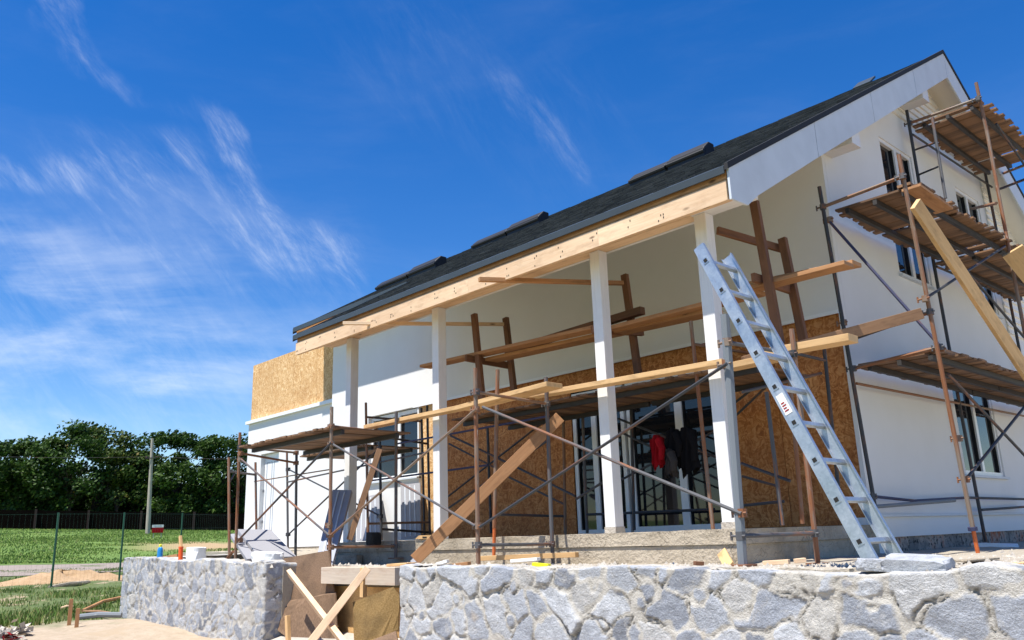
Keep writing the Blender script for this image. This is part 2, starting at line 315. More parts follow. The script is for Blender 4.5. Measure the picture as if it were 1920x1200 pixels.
# ================================================================== GROUND
d0=dirof(215,1034); d0=Vector((d0.x,d0.y,0)).normalized(); r0=Vector((d0.y,-d0.x,0))
def prof(s):
    return float(np.interp(s,[-50,4,9,12,17,22,28,35,38,48,62,75,120,500],[-1.5,-1.42,-1.16,-1.04,-.88,-.75,-.60,-.46,-.36,.45,1.32,1.7,1.8,1.8]))
def gz(x,y):
    q=Vector((x-CAM.x,y-CAM.y,0)); s=q.dot(d0); l=q.dot(r0)
    k=min(1,max(0,(s-24)/16)); z=prof(s)-k*.0333*max(-30,min(30,l))
    return z+.02*math.sin(x*1.7)*math.cos(y*1.3)*(1 if s<45 else 0)
def gp(s,l,dz=0):
    p=CAM+d0*s+r0*l; return Vector((p.x,p.y,gz(p.x,p.y)+dz))
def lat(px,s):
    d=dirof(px,1030); d=Vector((d.x,d.y,0)); return s*d.dot(r0)/d.dot(d0)
def gpx(px,s,dz=0): return gp(s,lat(px,s),dz)
ss=[-300,-120,-50,-20,-8]+list(np.arange(-4,30,.35))+list(np.arange(30,80,1.2))+[85,95,110,140,200,300,600]
ls=[-600,-300,-150,-80,-50,-35]+list(np.arange(-28,-8,.8))+list(np.arange(-8,8,.3))+list(np.arange(8,20,1.5))+[25,35,50,80,150,300,600]
gv=[];
for s in ss:
    for l in ls:
        p=gp(s,l); b=0
        if 5<s<34 and abs(l)<20: b=.03*math.sin(s*3.1+l*1.7)*math.sin(l*2.3-s)+RS.uniform(-.012,.012)
        gv.append((p.x,p.y,p.z+b))
nl=len(ls); gf=[(i*nl+j,i*nl+j+1,(i+1)*nl+j+1,(i+1)*nl+j) for i in range(len(ss)-1) for j in range(nl-1)]
gf=[q[::-1] for q in gf]
def groundmat():
    t=NT('site_ground',.95); v=t.co((1,1,1),'Object'); 
    geo=t.N('ShaderNodeNewGeometry'); 
    def dotc(vec,off):
        a=t.N('ShaderNodeVectorMath',operation='SUBTRACT'); t.L(geo.outputs['Position'],a.inputs[0]); a.inputs[1].default_value=CAM
        b=t.N('ShaderNodeVectorMath',operation='DOT_PRODUCT'); t.L(a.outputs[0],b.inputs[0]); b.inputs[1].default_value=vec; return b.outputs['Value']
    s=dotc(d0,0); l=dotc(r0,0)
    n1=t.noise(v,.55,5,.65); n2=t.noise(v,6,5,.7); n3=t.noise(v,40,3,.6)
    sand=t.ramp(n2,[(.3,(.32,.25,.17)),(.7,(.44,.355,.26))]); sand=t.mix(t.ramp(n3,[(.5,0),(.75,.5)]),sand,(.26,.20,.135))
    grass=t.ramp(n2,[(.3,(.05,.085,.02)),(.7,(.12,.15,.045))]); grass=t.mix(t.ramp(n3,[(.5,0),(.7,.5)]),grass,(.16,.18,.06))
    far=t.ramp(t.noise(v,.35,5,.7),[(.3,(.08,.15,.02)),(.7,(.14,.22,.04))]); far=t.mix(t.ramp(n2,[(.55,0),(.75,.5)]),far,(.20,.23,.08))
    # near edge of grass wanders
    e=t.math('ADD',s,t.math('MULTIPLY',t.math('SUBTRACT',n1,.5),6)); e=t.math('ADD',e,t.math('MULTIPLY',l,-.10))
    g=t.ramp(t.math('DIVIDE',e,50),[(.272,0),(.298,1)]); c=t.mix(g,sand,grass)
    patch=t.ramp(t.noise(v,.9,4,.7),[(.55,0),(.62,1)]); c=t.mix(t.math('MULTIPLY',t.math('MULTIPLY',patch,.85),t.ramp(t.math('DIVIDE',s,50),[(.48,1),(.5,0)])),c,(.36,.275,.18))
    c=t.mix(t.ramp(t.math('DIVIDE',s,50),[(.70,0),(.72,1)]),c,far)
    sx=t.N('ShaderNodeSeparateXYZ'); t.L(geo.outputs['Position'],sx.inputs[0]); yy=t.math('ADD',sx.outputs[1],t.math('MULTIPLY',n1,1.5)); unseen_turf=t.ramp(t.math('DIVIDE',t.math('MULTIPLY',yy,-1),20),[(.22,0),(.25,1)]); unseen_turf=t.math('MULTIPLY',unseen_turf,t.ramp(t.math('DIVIDE',s,50),[(.17,1),(.20,0)])); c=t.mix(unseen_turf,c,grass)  # grass colour added on unseen ground before the wall, to cut bounced light
    dirt=t.math('MULTIPLY',t.ramp(t.math('DIVIDE',t.math('ADD',s,t.math('MULTIPLY',n1,6)),100),[(.45,0),(.465,1),(.50,1),(.515,0)]),t.ramp(t.math('DIVIDE',t.math('ADD',l,20),40),[(.50,0),(.58,.9)]))
    c=t.mix(dirt,c,(.40,.27,.15))
    return t.col(c).bump(n2,.5,.03).m
tag(mesh_obj('ground',gv,gf,groundmat(),smooth=True),kind='structure')
# gravel path across the field
pv=[];pf=[]
for i,l in enumerate(np.arange(-40,26,1.0)):
    for k,s in enumerate((27.6,31.2,34.9)):
        q=gp(s+.25*math.sin(l*.5)+RS.uniform(-.1,.1)+ .02*l,float(l),.03); pv.append(tuple(q))
    if i: b=(i-1)*3; pf+=[(b,b+3,b+4,b+1),(b+1,b+4,b+5,b+2)]
t=NT('path_gravel',.95); v=t.co((1,1,1),'Object'); t.col(t.ramp(t.noise(v,9,5,.7),[(.3,(.20,.16,.13)),(.7,(.33,.275,.235))]))
tag(mesh_obj('path',pv,pf,t.m),kind='structure')
# grass stuff: near weeds and far grass
def grass_mesh(name, spots, cols, h, w):
    v=[];f=[]
    for (p,hh) in spots:
        a=random.random()*6.28; dx,dy=math.cos(a)*w*(.6+hh),math.sin(a)*w*(.6+hh); lx,ly=random.uniform(-.5,.5)*hh*h,random.uniform(-.5,.5)*hh*h; n=len(v)
        v+=[(p.x-dx,p.y-dy,p.z-.02),(p.x+dx,p.y+dy,p.z-.02),(p.x+lx*.4+dx*.6,p.y+ly*.4+dy*.6,p.z+h*hh*.6),(p.x+lx,p.y+ly,p.z+h*hh)]
        f+=[(n,n+1,n+2),(n,n+2,n+3)]
    t=NT(name+'_blades',.7); g=t.N('ShaderNodeNewGeometry'); c=t.ramp(g.outputs['Random Per Island'],cols); t.col(c); t.b.inputs['Specular IOR Level'].default_value=.2
    o=mesh_obj(name,v,f,t.m); return o
sp=[]
def px_of(p):
    q=p-CAM; return 960+F*q.dot(RT)/q.dot(FW)
def dens(x,y):
    return math.sin(x*.9+1)*math.cos(y*1.1)+.6*math.sin(x*2.3+y*1.9)+.4*math.sin(x*5.1-y*4.3)
while len(sp)<26000:
    s=random.uniform(12.2,31); l=random.uniform(lat(-25,s),lat(560,s)); p=gp(s,l)
    if p.x>-9.9 and p.y>-2.2: continue
    if s<14.2+.10*l+.8*math.sin(p.x*1.3) : continue
    d=dens(p.x,p.y)
    if random.random()>.45+.35*d: continue
    k=1 if s<20 else .7
    sp.append((p,random.uniform(.35,1)*k*(1+.5*max(0,d))))
tag(grass_mesh('weeds',sp,[(0,(.06,.13,.02)),(.5,(.13,.22,.045)),(.8,(.24,.27,.09)),(1,(.34,.30,.12))],.085,.005),'rough green weeds and dry grass growing between the path and the sand','weeds',kind='stuff')
sp=[]
while len(sp)<30000:
    s=random.uniform(36,64); l=random.uniform(lat(-30,s),lat(470,s)); p=gp(s,l)
    if random.random()>.7+.4*dens(p.x*.4,p.y*.4): continue
    if 43.5<s+.8*math.sin(l*.7)<47.2 and px_of(p)>215+60*math.sin(s*2.1): continue
    sp.append((p,random.uniform(.4,1)))
tag(grass_mesh('grass',sp,[(0,(.08,.15,.02)),(.5,(.15,.24,.04)),(.9,(.23,.29,.08)),(1,(.32,.30,.13))],.08,.02),'mown green grass of the far field before the dark fence','grass',kind='stuff')
# sand heap beyond the wire fence
def heap(name,c,rx,ry,h,m,label,cat,seed=0):
    v=[(0,0,0)]*0; f=[]; n=30; k=10; rs=np.random.RandomState(seed)
    for i in range(k+1):
        for j in range(n):
            a=2*math.pi*j/n; r=i/k; z=h*max(0,math.cos(r*math.pi/2))**1.3*(1+.35*math.sin(3*a+seed)+rs.uniform(-.18,.18)); wob=1+.12*math.sin(2*a+seed)
            v.append((rx*r*math.cos(a)*wob,ry*r*math.sin(a)*wob,z-.03 if i<k else -.1))
    for i in range(k):
        for j in range(n):
            m2=(j+1)%n; f.append((i*n+j,(i+1)*n+j,(i+1)*n+m2,i*n+m2))
    o=mesh_obj(name,v,f,m,smooth=True); o.location=c; o.rotation_euler=(0,0,math.atan2(r0.y,r0.x)); return tag(o,label,cat)
t=NT('heap_sand',.95); v=t.co((1,1,1),'Object'); nn=t.noise(v,5,6,.7); t.col(t.ramp(nn,[(.3,(.32,.20,.10)),(.7,(.46,.32,.19))])).bump(nn,.8,.05); M['heap']=t.m
heap('sand_heap',gpx(120,23.8),1.9,.9,.24,M['heap'],'low heap of orange sand beyond the wire fence','sand heap',1)
# ================================================================== TERRACE
def tz(x,y):
    k=min(1,max(0,(x-1)/2)); b=-.30+.05*min(1,max(0,(-y-.2)/1.6))
    b=b*(1-k)+k*(-.245+.07*min(1,max(0,(y+1.5)/6)))
    b+=.20*min(1,max(0,(-6.6-x)/.6))*min(1,max(0,(y+1.0)/2.0)); return b+.008*math.sin(x*5)*math.cos(y*6)+.006*math.sin(x*13+y*9)
def sandmat():
    t=NT('terrace_sand',.95); v=t.co((1,1,1),'Object'); n1=t.noise(v,1.6,6,.7); n2=t.noise(v,25,5,.7); c=t.ramp(n1,[(.3,(.33,.285,.22)),(.7,(.45,.40,.32))])
    vo=t.N('ShaderNodeTexVoronoi'); vo.inputs['Scale'].default_value=26; t.L(v,vo.inputs['Vector']); c=t.mix(t.ramp(vo.outputs['Distance'],[(.10,.6),(.2,0)]),c,(.30,.24,.18)); c=t.mix(t.ramp(n2,[(.55,0),(.8,.5)]),c,(.34,.28,.21)); return t.col(c).bump(n2,.8,.03).m
M['sand']=sandmat()
def terr(x0,x1,y0,y1,nx,ny):
    v=[];f=[];xs=np.linspace(x0,x1,nx);ys=np.linspace(y0,y1,ny)
    for x in xs:
        for y in ys: v.append((x,y,tz(x,y)+RS.uniform(-.006,.006)))
    f=[(i*ny+j,(i+1)*ny+j,(i+1)*ny+j+1,i*ny+j+1) for i in range(nx-1) for j in range(ny-1)]
    b=len(v); rim=[i*ny for i in range(nx)]+[(nx-1)*ny+j for j in range(1,ny)]+[i*ny+ny-1 for i in range(nx-2,-1,-1)]+[j for j in range(ny-2,0,-1)]
    v+=[(v[k][0],v[k][1],-1.7) for k in rim]
    for i in range(len(rim)):
        j=(i+1)%len(rim); f.append((rim[i],b+i,b+j,rim[j]))
    return v,f
V_=[];F_=[]
for a in ((-9.5,-4.98,-1.8,12,60,60),(-15.7,-9.4,1.3,12,40,40),(-4.98,-2.45,-1.5,12,40,60),(-2.45,14,-1.8,12,150,110)):
    v,f=terr(*a); b=len(V_); V_+=v; F_+=[tuple(k+b for k in q) for q in f]
tag(mesh_obj('terrace_ground',V_,F_,M['sand'],smooth=False),kind='structure')
# ================================================================== RUBBLE STONE WALLS
def stonemat():
    t=NT('rubble_stone',.88); a=t.N('ShaderNodeAttribute',attribute_name='stone'); b=t.N('ShaderNodeAttribute',attribute_name='tone'); v=t.co((1,1,1),'Object')
    n=t.noise(v,9,7,.72,.4); n2=t.noise(v,70,4,.7); vm=t.co((3,3,18),'Object'); n4=t.noise(vm,2.4,6,.7,.9)
    st=t.ramp(t.mix(.5,n,n4),[(.3,(.21,.218,.23)),(.5,(.38,.392,.41)),(.72,(.56,.57,.58))])
    st=t.mix(1,st,t.ramp(b.outputs['Fac'],[(0,(.48,.50,.55)),(.3,(.80,.83,.90)),(.6,(1.05,1.06,1.08)),(.85,(1.2,1.2,1.2)),(1,(1.12,1.02,.86))]),'MULTIPLY')
    st=t.mix(t.ramp(n2,[(.56,0),(.72,.45)]),st,(.60,.62,.64)); vk=t.N('ShaderNodeTexVoronoi',feature='DISTANCE_TO_EDGE'); vk.inputs['Scale'].default_value=7; vw=t.N('ShaderNodeVectorMath',operation='ADD'); nw=t.N('ShaderNodeTexNoise'); nw.inputs['Scale'].default_value=6; nw.inputs['Detail'].default_value=5; t.L(v,nw.inputs['Vector']); t.L(v,vw.inputs[0]); t.L(nw.outputs['Color'],vw.inputs[1]); t.L(vw.outputs[0],vk.inputs['Vector']); st=t.mix(t.ramp(vk.outputs['Distance'],[(.0,.55),(.03,0)]),st,(.13,.14,.155))
    mo=t.ramp(n,[(.3,(.42,.395,.345)),(.7,(.56,.53,.475))]); mo=t.mix(t.ramp(n2,[(.5,0),(.7,.35)]),mo,(.36,.33,.29))
    c=t.mix(a.outputs['Fac'],mo,st)
    smear=t.ramp(t.noise(v,5,6,.75,.5),[(.55,0),(.66,.6)]); c=t.mix(smear,c,(.48,.465,.44))
    tan=t.ramp(t.noise(v,2.6,3,.6),[(.66,0),(.74,.5)]); c=t.mix(tan,c,(.52,.40,.26))
    h=t.mix(.5,n,n2); ck=t.N('ShaderNodeAttribute',attribute_name='crack'); c=t.mix(t.math('MULTIPLY',ck.outputs['Fac'],.75),c,(.10,.085,.07)); return t.col(c).bump(h,.85,.026).m
M['stone']=stonemat()
def vor(P,S,an):
    d1=np.full(len(P),9.);d2=np.full(len(P),9.);k=np.zeros(len(P),int)
    for i,s in enumerate(S):
        q=(P-s[:2]); c,sn=math.cos(s[2]),math.sin(s[2]); u=(q[:,0]*c+q[:,1]*sn)/s[3]; w_=(-q[:,0]*sn+q[:,1]*c)/s[4]; d=np.sqrt(u*u+w_*w_)
        m=d<d1; d2=np.where(m,d1,np.minimum(d2,d)); k=np.where(m,i,k); d1=np.where(m,d,d1)
    return d1,d2,k
def vnoise(P,sc,seed):
    r=np.random.RandomState(seed); G=r.rand(64,64); Q=P*sc; I=np.floor(Q).astype(int); f=Q-I; f=f*f*(3-2*f); a=lambda i,j:G[i%64,j%64]
    return (a(I[:,0],I[:,1])*(1-f[:,0])+a(I[:,0]+1,I[:,1])*f[:,0])*(1-f[:,1])+(a(I[:,0],I[:,1]+1)*(1-f[:,0])+a(I[:,0]+1,I[:,1]+1)*f[:,0])*f[:,1]
def stone_wall(name,label,path,ztop,zbot,res,size,thick,seed):
    """path: list of (x,y) of the front face base line (polyline, front on the right-hand... outward = rotate -90); the top is capped with mortar"""
    rs=np.random.RandomState(seed); pts=[]; L=0; segs=[]
    for a,b in zip(path[:-1],path[1:]):
        a=np.array(a,float);b=np.array(b,float); l=np.linalg.norm(b-a); segs.append((L,l,a,(b-a)/l)); L+=l
    us=np.arange(0,L+res,res); nz=int((ztop-zbot)/res); nt=int(thick/res/1.5)
    rows=[('f',zbot+(ztop-zbot)*i/nz) for i in range(nz+1)]+[('t',(j+1)*thick/nt) for j in range(nt)]
    U=np.repeat(us[:,None],len(rows),1); W=np.array([r[1] if r[0]=='f' else ztop+r[1] for r in rows])[None,:].repeat(len(us),0)
    P=np.stack([U.ravel(),W.ravel()],1)
    S=[]; gx=size; 
    nx=int(L/gx)+2; nzz=int((ztop-zbot+thick)/gx*1.15)+2
    for i in range(-1,nx):
        for j in range(-1,nzz):
            if rs.rand()<.06: continue
            S.append((gx*(i+.5*(j%2)+rs.uniform(-.3,.3)+.2), zbot+gx/1.15*(j+rs.uniform(-.3,.3)+.3), rs.uniform(-.9,.9), rs.uniform(.8,1.6)*gx, rs.uniform(.55,.95)*gx))
            if rs.rand()<.42: S.append((gx*(i+.5*(j%2)+rs.uniform(.2,.7)), zbot+gx/1.15*(j+rs.uniform(.2,.7)), rs.uniform(-1.5,1.5), rs.uniform(.4,.65)*gx, rs.uniform(.35,.5)*gx))
    S=np.array(S); wp=np.stack([vnoise(P,3/gx*.8,seed+1)-.5,vnoise(P,3/gx*.8,seed+2)-.5],1)*gx*.16+np.stack([vnoise(P,9/gx,seed+3)-.5,vnoise(P,9/gx,seed+4)-.5],1)*gx*.07
    Q=P+wp; d1,d2,k=vor(Q,S,None); e=(d2-d1)
    tilt=rs.uniform(-1,1,(len(S),2)); proud=rs.uniform(.3,1,len(S)); rel=(Q-S[k][:,:2])/gx
    m=np.clip((e-.07)/.10,0,1); m=m*m*(3-2*m)
    ph=rs.uniform(0,6.28,len(S))[k]; crease=np.maximum(0,rel[:,0]*np.cos(ph)+rel[:,1]*np.sin(ph)-.05)*rs.uniform(0,.9,len(S))[k]
    fac=vnoise(P,4/gx,seed+5)-.5; fine=vnoise(P,18/gx,seed+6)-.5; gap=np.clip((vnoise(P,2.6/gx,seed+17)-.55)/.14,0,1)*np.clip(1-np.abs(e-.075)/.05,0,1)
    disp=(m*((.003+.006*proud[k])+.020*(tilt[k]*rel).sum(1)-.020*crease)+ (1-m)*.008*(vnoise(P,7/gx,seed+8)-.3))*size/.25 +.008*fac*m+.0035*fine-.014*gap+.03*(vnoise(P,1.2,seed+9)-.5)
    tone=rs.rand(len(S))[k]; stone=np.clip((e-.085-.35*np.clip(vnoise(P,4/gx,seed+15)-.5,0,1))/.06,0,1)
    x=np.zeros(len(P));y=np.zeros(len(P));z=np.zeros(len(P)); isT=np.array([r[0]=='t' for r in rows])[None,:].repeat(len(us),0).ravel()
    for (s0,l,a,dr) in segs:
        mk=(P[:,0]>=s0-1e-6); n=np.array([dr[1],-dr[0]]); uu=P[:,0]-s0
        inn=np.where(isT,P[:,1]-ztop,0); o=np.where(isT,0,disp)
        x=np.where(mk,a[0]+dr[0]*uu-n[0]*inn+n[0]*o,x); y=np.where(mk,a[1]+dr[1]*uu-n[1]*inn+n[1]*o,y)
    topv=.045*(vnoise(P*np.array([1,0]),2.2,seed+12)-.5)+.03*(vnoise(P*np.array([1,0]),7,seed+13)-.5)
    kz=np.clip((P[:,1]-(ztop-.25))/.25,0,1)
    z=np.where(isT,ztop+topv+.6*disp*(P[:,1]-ztop<thick*.5),P[:,1]+topv*kz)
    stone=np.where(isT&(P[:,1]-ztop>thick*.35),stone*.25,stone)
    ny=len(rows); idx=np.arange(len(us)*ny).reshape(len(us),ny)
    f=np.stack([idx[:-1,:-1],idx[1:,:-1],idx[1:,1:],idx[:-1,1:]],-1).reshape(-1,4)
    v=np.stack([x,y,z],1); me=bpy.data.meshes.new(name); me.from_pydata(v.tolist(),[],f.tolist())
    for nm,arr in (('stone',stone),('tone',tone),('crack',gap)):
        at_=me.attributes.new(nm,'FLOAT','POINT'); at_.data.foreach_set('value',arr.astype(np.float32))
    me.polygons.foreach_set('use_smooth',[True]*len(f)); me.materials.append(M['stone']); me.update(); o=bpy.data.objects.new(name,me); col.objects.link(o)
    return tag(o,label,'stone wall')
stone_wall('stone_wall','low grey rubble stone wall under the blue bottle, left of the gap with boards',[(-9.75,2.0),(-9.75,-1.97),(-5.02,-2.0),(-4.99,-1.45)],-.165,-1.35,.016,.20,.26,3)
# the left stretch drops slightly to the right
o=col.objects[-1]; 
for vv in o.data.vertices: vv.co.z+= .04-.075*min(1,max(0,(vv.co.x+9.6)/4.6))*min(1,max(0,(vv.co.z+1.3)/1.1))
stone_wall('stone_wall','long grey rubble stone wall in front of the house, below the aluminium ladder',[(-2.43,-1.5),(-2.43,-1.98),(4.4,-1.98)],-.245,-1.65,.0115,.255,.30,8)
# loose flat stones lying on top of the wall by the ladder
def rock(name,c,rx,ry,rz,m,label,cat,seed,rotz=0,tilt=0):
    rs=np.random.RandomState(seed); bmm=__import__('bmesh').new(); __import__('bmesh').ops.create_icosphere(bmm,subdivisions=3,radius=1)
    for q in bmm.verts:
        p=np.array([[q.co.x*2+seed,q.co.y*2+q.co.z*1.3+5]]); k=1+.5*(vnoise(p,1.2,seed)[0]-.5); q.co*=k; q.co=Vector((max(-.8,min(.8,q.co.x))*rx*1.2,max(-.75,min(.75,q.co.y))*ry*1.3,max(-.5,min(.5,q.co.z))*rz*1.8))
    me=bpy.data.meshes.new(name); bmm.to_mesh(me); bmm.free(); me.materials.append(m); 
    a=me.attributes.new('stone','FLOAT','POINT'); a.data.foreach_set('value',[1.]*len(me.vertices)); a=me.attributes.new('tone','FLOAT','POINT'); a.data.foreach_set('value',[.6]*len(me.vertices))
    o=bpy.data.objects.new(name,me); col.objects.link(o); o.location=c; o.rotation_euler=(tilt,.05,rotz); return tag(o,label,cat)
rock('loose_stone',at(1715,1064,'y',-1.90)+Vector((0,.05,.015)),.17,.11,.04,M['stone'],'flat grey stone laid on the wall top right of the ladder feet','stone',5,.1,.12)
rock('loose_stone',at(1632,1063,'y',-1.93)+Vector((0,.03,.01)),.085,.07,.035,M['stone'],'small flat grey stone on the wall top just before the ladder feet','stone',9,.3)
# ================================================================== HOUSE
D=2.37; XO=.39; XL=-7.56; YE=-.34; ZE=3.24; YR=6.12; ZR=7.02; SL=(ZR-ZE)/(YR-YE)
def zroof(y): return ZE+SL*(y-YE) if y<=YR else ZR-SL*(y-YR)
house=thing('white_house','white rendered gable house under construction with dark shingle roof and an open column porch','house',(-3.8,4,-.3))
def wallpanels(mb,fixed,ax,rng,holes,zb,zt,th):
    """wall with window holes: ax='x' -> plane x=fixed (outer side +x), runs along y; 'y' -> plane y=fixed (outer -y)"""
    br=sorted(set([rng[0],rng[1]]+[h[0] for h in holes]+[h[1] for h in holes]+([YR] if rng[0]<YR<rng[1] and ax=='x' else [])))
    for a,b in zip(br[:-1],br[1:]):
        hs_=sorted([(h[2],h[3]) for h in holes if h[0]<=a+1e-6 and h[1]>=b-1e-6]); z0=zb; spans=[]
        for h0,h1 in hs_: spans.append((z0,h0,False)); z0=h1
        spans.append((z0,None,True))
        for s0,s1,top in spans:
            ta=zt(a) if top else s1; tb=zt(b) if top else s1
            if ax=='x': mb.slab([(fixed,a,s0),(fixed,b,s0),(fixed,b,tb),(fixed,a,ta)],(1,0,0),th)
            else: mb.slab([(a,fixed,s0),(b,fixed,s0),(b,fixed,tb),(a,fixed,ta)],(0,-1,0),th)
YB=2*YR-D
XM=-11.7; YM=1.85; XW=-11.03                      # main roof end, its eaves line, wall end
gw=[(4.16,5.22,3.13,5.10),(6.84,7.86,3.13,5.10),(5.30,6.78,.60,2.05)]
mb=MB(); wallpanels(mb,0,'x',(D+.076,YB),gw,-.12,lambda y:zroof(y)-.22,.3); mb.build('gable_wall',M['white'],house)
DZ=at(1581,582,'y',D).z; XS=-8.02
mb=MB(); wallpanels(mb,D,'y',(XW,-.002),[(-9.66,-8.06,1.10,DZ-.0),(XS,-.05,-.2,DZ)],-.5,lambda x:zroof(D)-.26,.25); mb.build('porch_wall',M['white'],house)
mb=MB(); mb.box((XS-.16,D-.018,DZ-.02),(-.05,D-.001,DZ+.022)); mb.build('wall_edge_strip',M['pvc'],house)
mb=MB(); mb.box((XW,D+.26,-.5),(XW+.25,YB,zroof(D)-.3)); mb.build('end_wall',M['white'],house)
def ox(px): return at(px,930,'y',D+.05).x
xo=[XS+.01,ox(1078),ox(1378),-.055]
mb=MB(); xs_=[XS+.005,-7.3,-6.1,-4.9,xo[1]]+[xo[2],-1.2,-.054]
m1=MB(); m1.slab([(xs_[0]+.003,D+.05,-.02),(xs_[1],D+.05,-.02),(xs_[1],D+.05,DZ-.003),(xs_[0]+.003,D+.05,DZ-.003)],(0,-1,0),.02); m1.build('osb_sheet',M['osb'],house)
for (a,b) in ((xs_[1],xs_[2]),(xs_[2],xs_[3]),(xs_[3],xs_[4]),(xo[2],-.95),(-.946,-.054)):
    if b>a: mb.slab([(a+.003,D+.05,-.02),(b,D+.05,-.02),(b,D+.05,DZ-.003),(a+.003,D+.05,DZ-.003)],(0,-1,0),.02)
mb.slab([(xo[1]+.004,D+.05,DZ-.30),(xo[2]-.004,D+.05,DZ-.30),(xo[2]-.004,D+.05,DZ-.003),(xo[1]+.004,D+.05,DZ-.003)],(0,-1,0),.02)
mb.build('osb_sheet',M['osbd'],house)
def window(parent,name,ax,fix,a,b,z0,z1,muls,fr=.07,sill=True,dep=.12,mat='pvc'):
    """frame with glass panes recessed by dep behind the wall face; muls = fractions of mullions"""
    wv=lambda u,z,d:(fix-d,u,z) if ax=='x' else (u,fix+d,z)
    f=MB()
    def bar(u0,u1,za,zb_,d0_=dep,d1_=dep+.07):
        p=wv(u0,za,d0_);q=wv(u1,zb_,d1_); f.box(tuple(min(i,j) for i,j in zip(p,q)),tuple(max(i,j) for i,j in zip(p,q)),ax=(2 if zb_-za>u1-u0 else (1 if ax=='x' else 0)))
    bar(a,a+fr,z0,z1); bar(b-fr,b,z0,z1); bar(a+fr,b-fr,z0,z0+fr); bar(a+fr,b-fr,z1-fr,z1)
    ed=[a+fr]+[a+(b-a)*m for m in muls]+[b-fr]
    for m in muls: c=a+(b-a)*m; bar(c-fr*.75,c+fr*.75,z0+fr,z1-fr,dep-.004,dep+.066)
    fo=f.build(name,M[mat],parent)
    for i in range(len(ed)-1):
        u0=ed[i]+(0 if i==0 else fr*.75); u1=ed[i+1]-(0 if i==len(ed)-2 else fr*.75); g=MB(); sash=.016
        p=wv(u0+.001,z0+fr,dep+.045);q=wv(u1-.001,z1-fr,dep+.055); g.box(tuple(min(i_,j) for i_,j in zip(p,q)),tuple(max(i_,j) for i_,j in zip(p,q))); g.build('pane',M['glass'],fo)
        s=MB()
        for (aa,bb,cc,dd) in ((u0+.001,u0+sash,z0+fr,z1-fr),(u1-sash,u1-.001,z0+fr,z1-fr)):
            p=wv(aa,cc,dep+.02);q=wv(bb,dd,dep+.044); s.box(tuple(min(i_,j) for i_,j in zip(p,q)),tuple(max(i_,j) for i_,j in zip(p,q)),ax=2)
        s.build('sash_gasket',M['blacktrim'],fo)
    if sill:
        s=MB(); p=wv(a-.04,z0-.035,-.05);q=wv(b+.04,z0-.004,dep); s.box(tuple(min(i,j) for i,j in zip(p,q)),tuple(max(i,j) for i,j in zip(p,q))); s.build('sill',M['barge'],fo)
    return fo
for (a,b,c,d) in gw: window(house,'window','x',0,a,b,c,d,[.5],.055,True,.02)
window(house,'glazed_door','y',D,ox(1080),ox(1178),0.0,DZ-.33,[.42],.06,False,.06)
window(house,'glazed_door','y',D,ox(1184),xo[2]-.005,0.0,DZ-.33,[.54],.075,False,.06)
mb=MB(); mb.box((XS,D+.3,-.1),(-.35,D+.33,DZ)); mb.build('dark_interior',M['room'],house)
window(house,'window','y',D,-9.66,-8.06,1.10,DZ-.02,[.58],.07,True,.07)
AY=2.52; AX0=at(457,1000,'y',AY).x; AZ=at(622,750,'y',AY).z-.07; WX0=XW; AP=at(540,660,'y',AY).z-AZ
mb=MB(); dr=(at(490,850,'y',AY).x,at(523,850,'y',AY).x,-.05,at(500,850,'y',AY).z); wallpanels(mb,AY,'y',(AX0,WX0),[dr],-.05,lambda x:AZ,.25); mb.box((AX0,AY+.251,-.05),(AX0+.25,8,AZ)); mb.build('annex_wall',M['white'],house)
mb=MB(); mb.box((AX0,AY+.01,-.4),(WX0,AY+.24,-.052)); mb.build('annex_plinth',M['slabc'],house)
mb=MB(); mb.box((AX0-.05,AY-.07,AZ+.002),(WX0-.003,AY+.3,AZ+.075)); mb.box((AX0-.05,AY+.301,AZ+.002),(AX0+.3,8,AZ+.075)); mb.build('annex_cornice',M['pvc'],house)
mb=MB()
for i in range(4):
    a=AX0+.06+i*1.04; b=min(WX0-.006,a+1.036); mb.slab([(a,AY+.02,AZ+.08),(b,AY+.02,AZ+.08),(b,AY+.02,AZ+AP-.02),(a,AY+.02,AZ+AP-.02)],(0,-1,0),.02)
mb.slab([(WX0-.45,AY+.018,AZ+AP-.019),(WX0-.01,AY+.018,AZ+AP-.019),(WX0-.01,AY+.018,AZ+AP+.10)],(0,-1,0),.02)
mb.build('parapet_sheet',M['osb'],house)
mb=MB(); mb.slab([(AX0-.22,AY+.5,AZ+.12),(AX0+.1,AY+.5,AZ+.36),(AX0+.1,3,AZ+.36),(AX0-.22,3,AZ+.12)],(-.6,0,.8),.03); mb.build('annex_roof_edge',M['trim'],house)
dd=MB(); dd.box((dr[0]+.01,AY+.10,dr[2]+.01),(dr[1]-.01,AY+.15,dr[3]-.01)); 
door=dd.build('door',M['pvc'],house); g=MB()
DW=dr[1]-dr[0]
for a,b in ((.14*DW,.44*DW),(.54*DW,.84*DW)):
    for (c,d,e,f_) in ((a,a+.012,.12,1.88),(b-.012,b,.12,1.88),(a+.013,b-.013,.12,.132),(a+.013,b-.013,1.868,1.88)): g.box((dr[0]+c,AY+.092,e),(dr[0]+d,AY+.099,f_))
g.build('door_moulding',M['panelgrey'],door)
g=MB(); g.box((dr[0]+.02,AY+.06,.5),(dr[0]+.035,AY+.098,.56)); g.box((dr[0]+.02,AY+.06,1.2),(dr[0]+.035,AY+.098,1.26)); g.build('hinge',M['foam'],door)
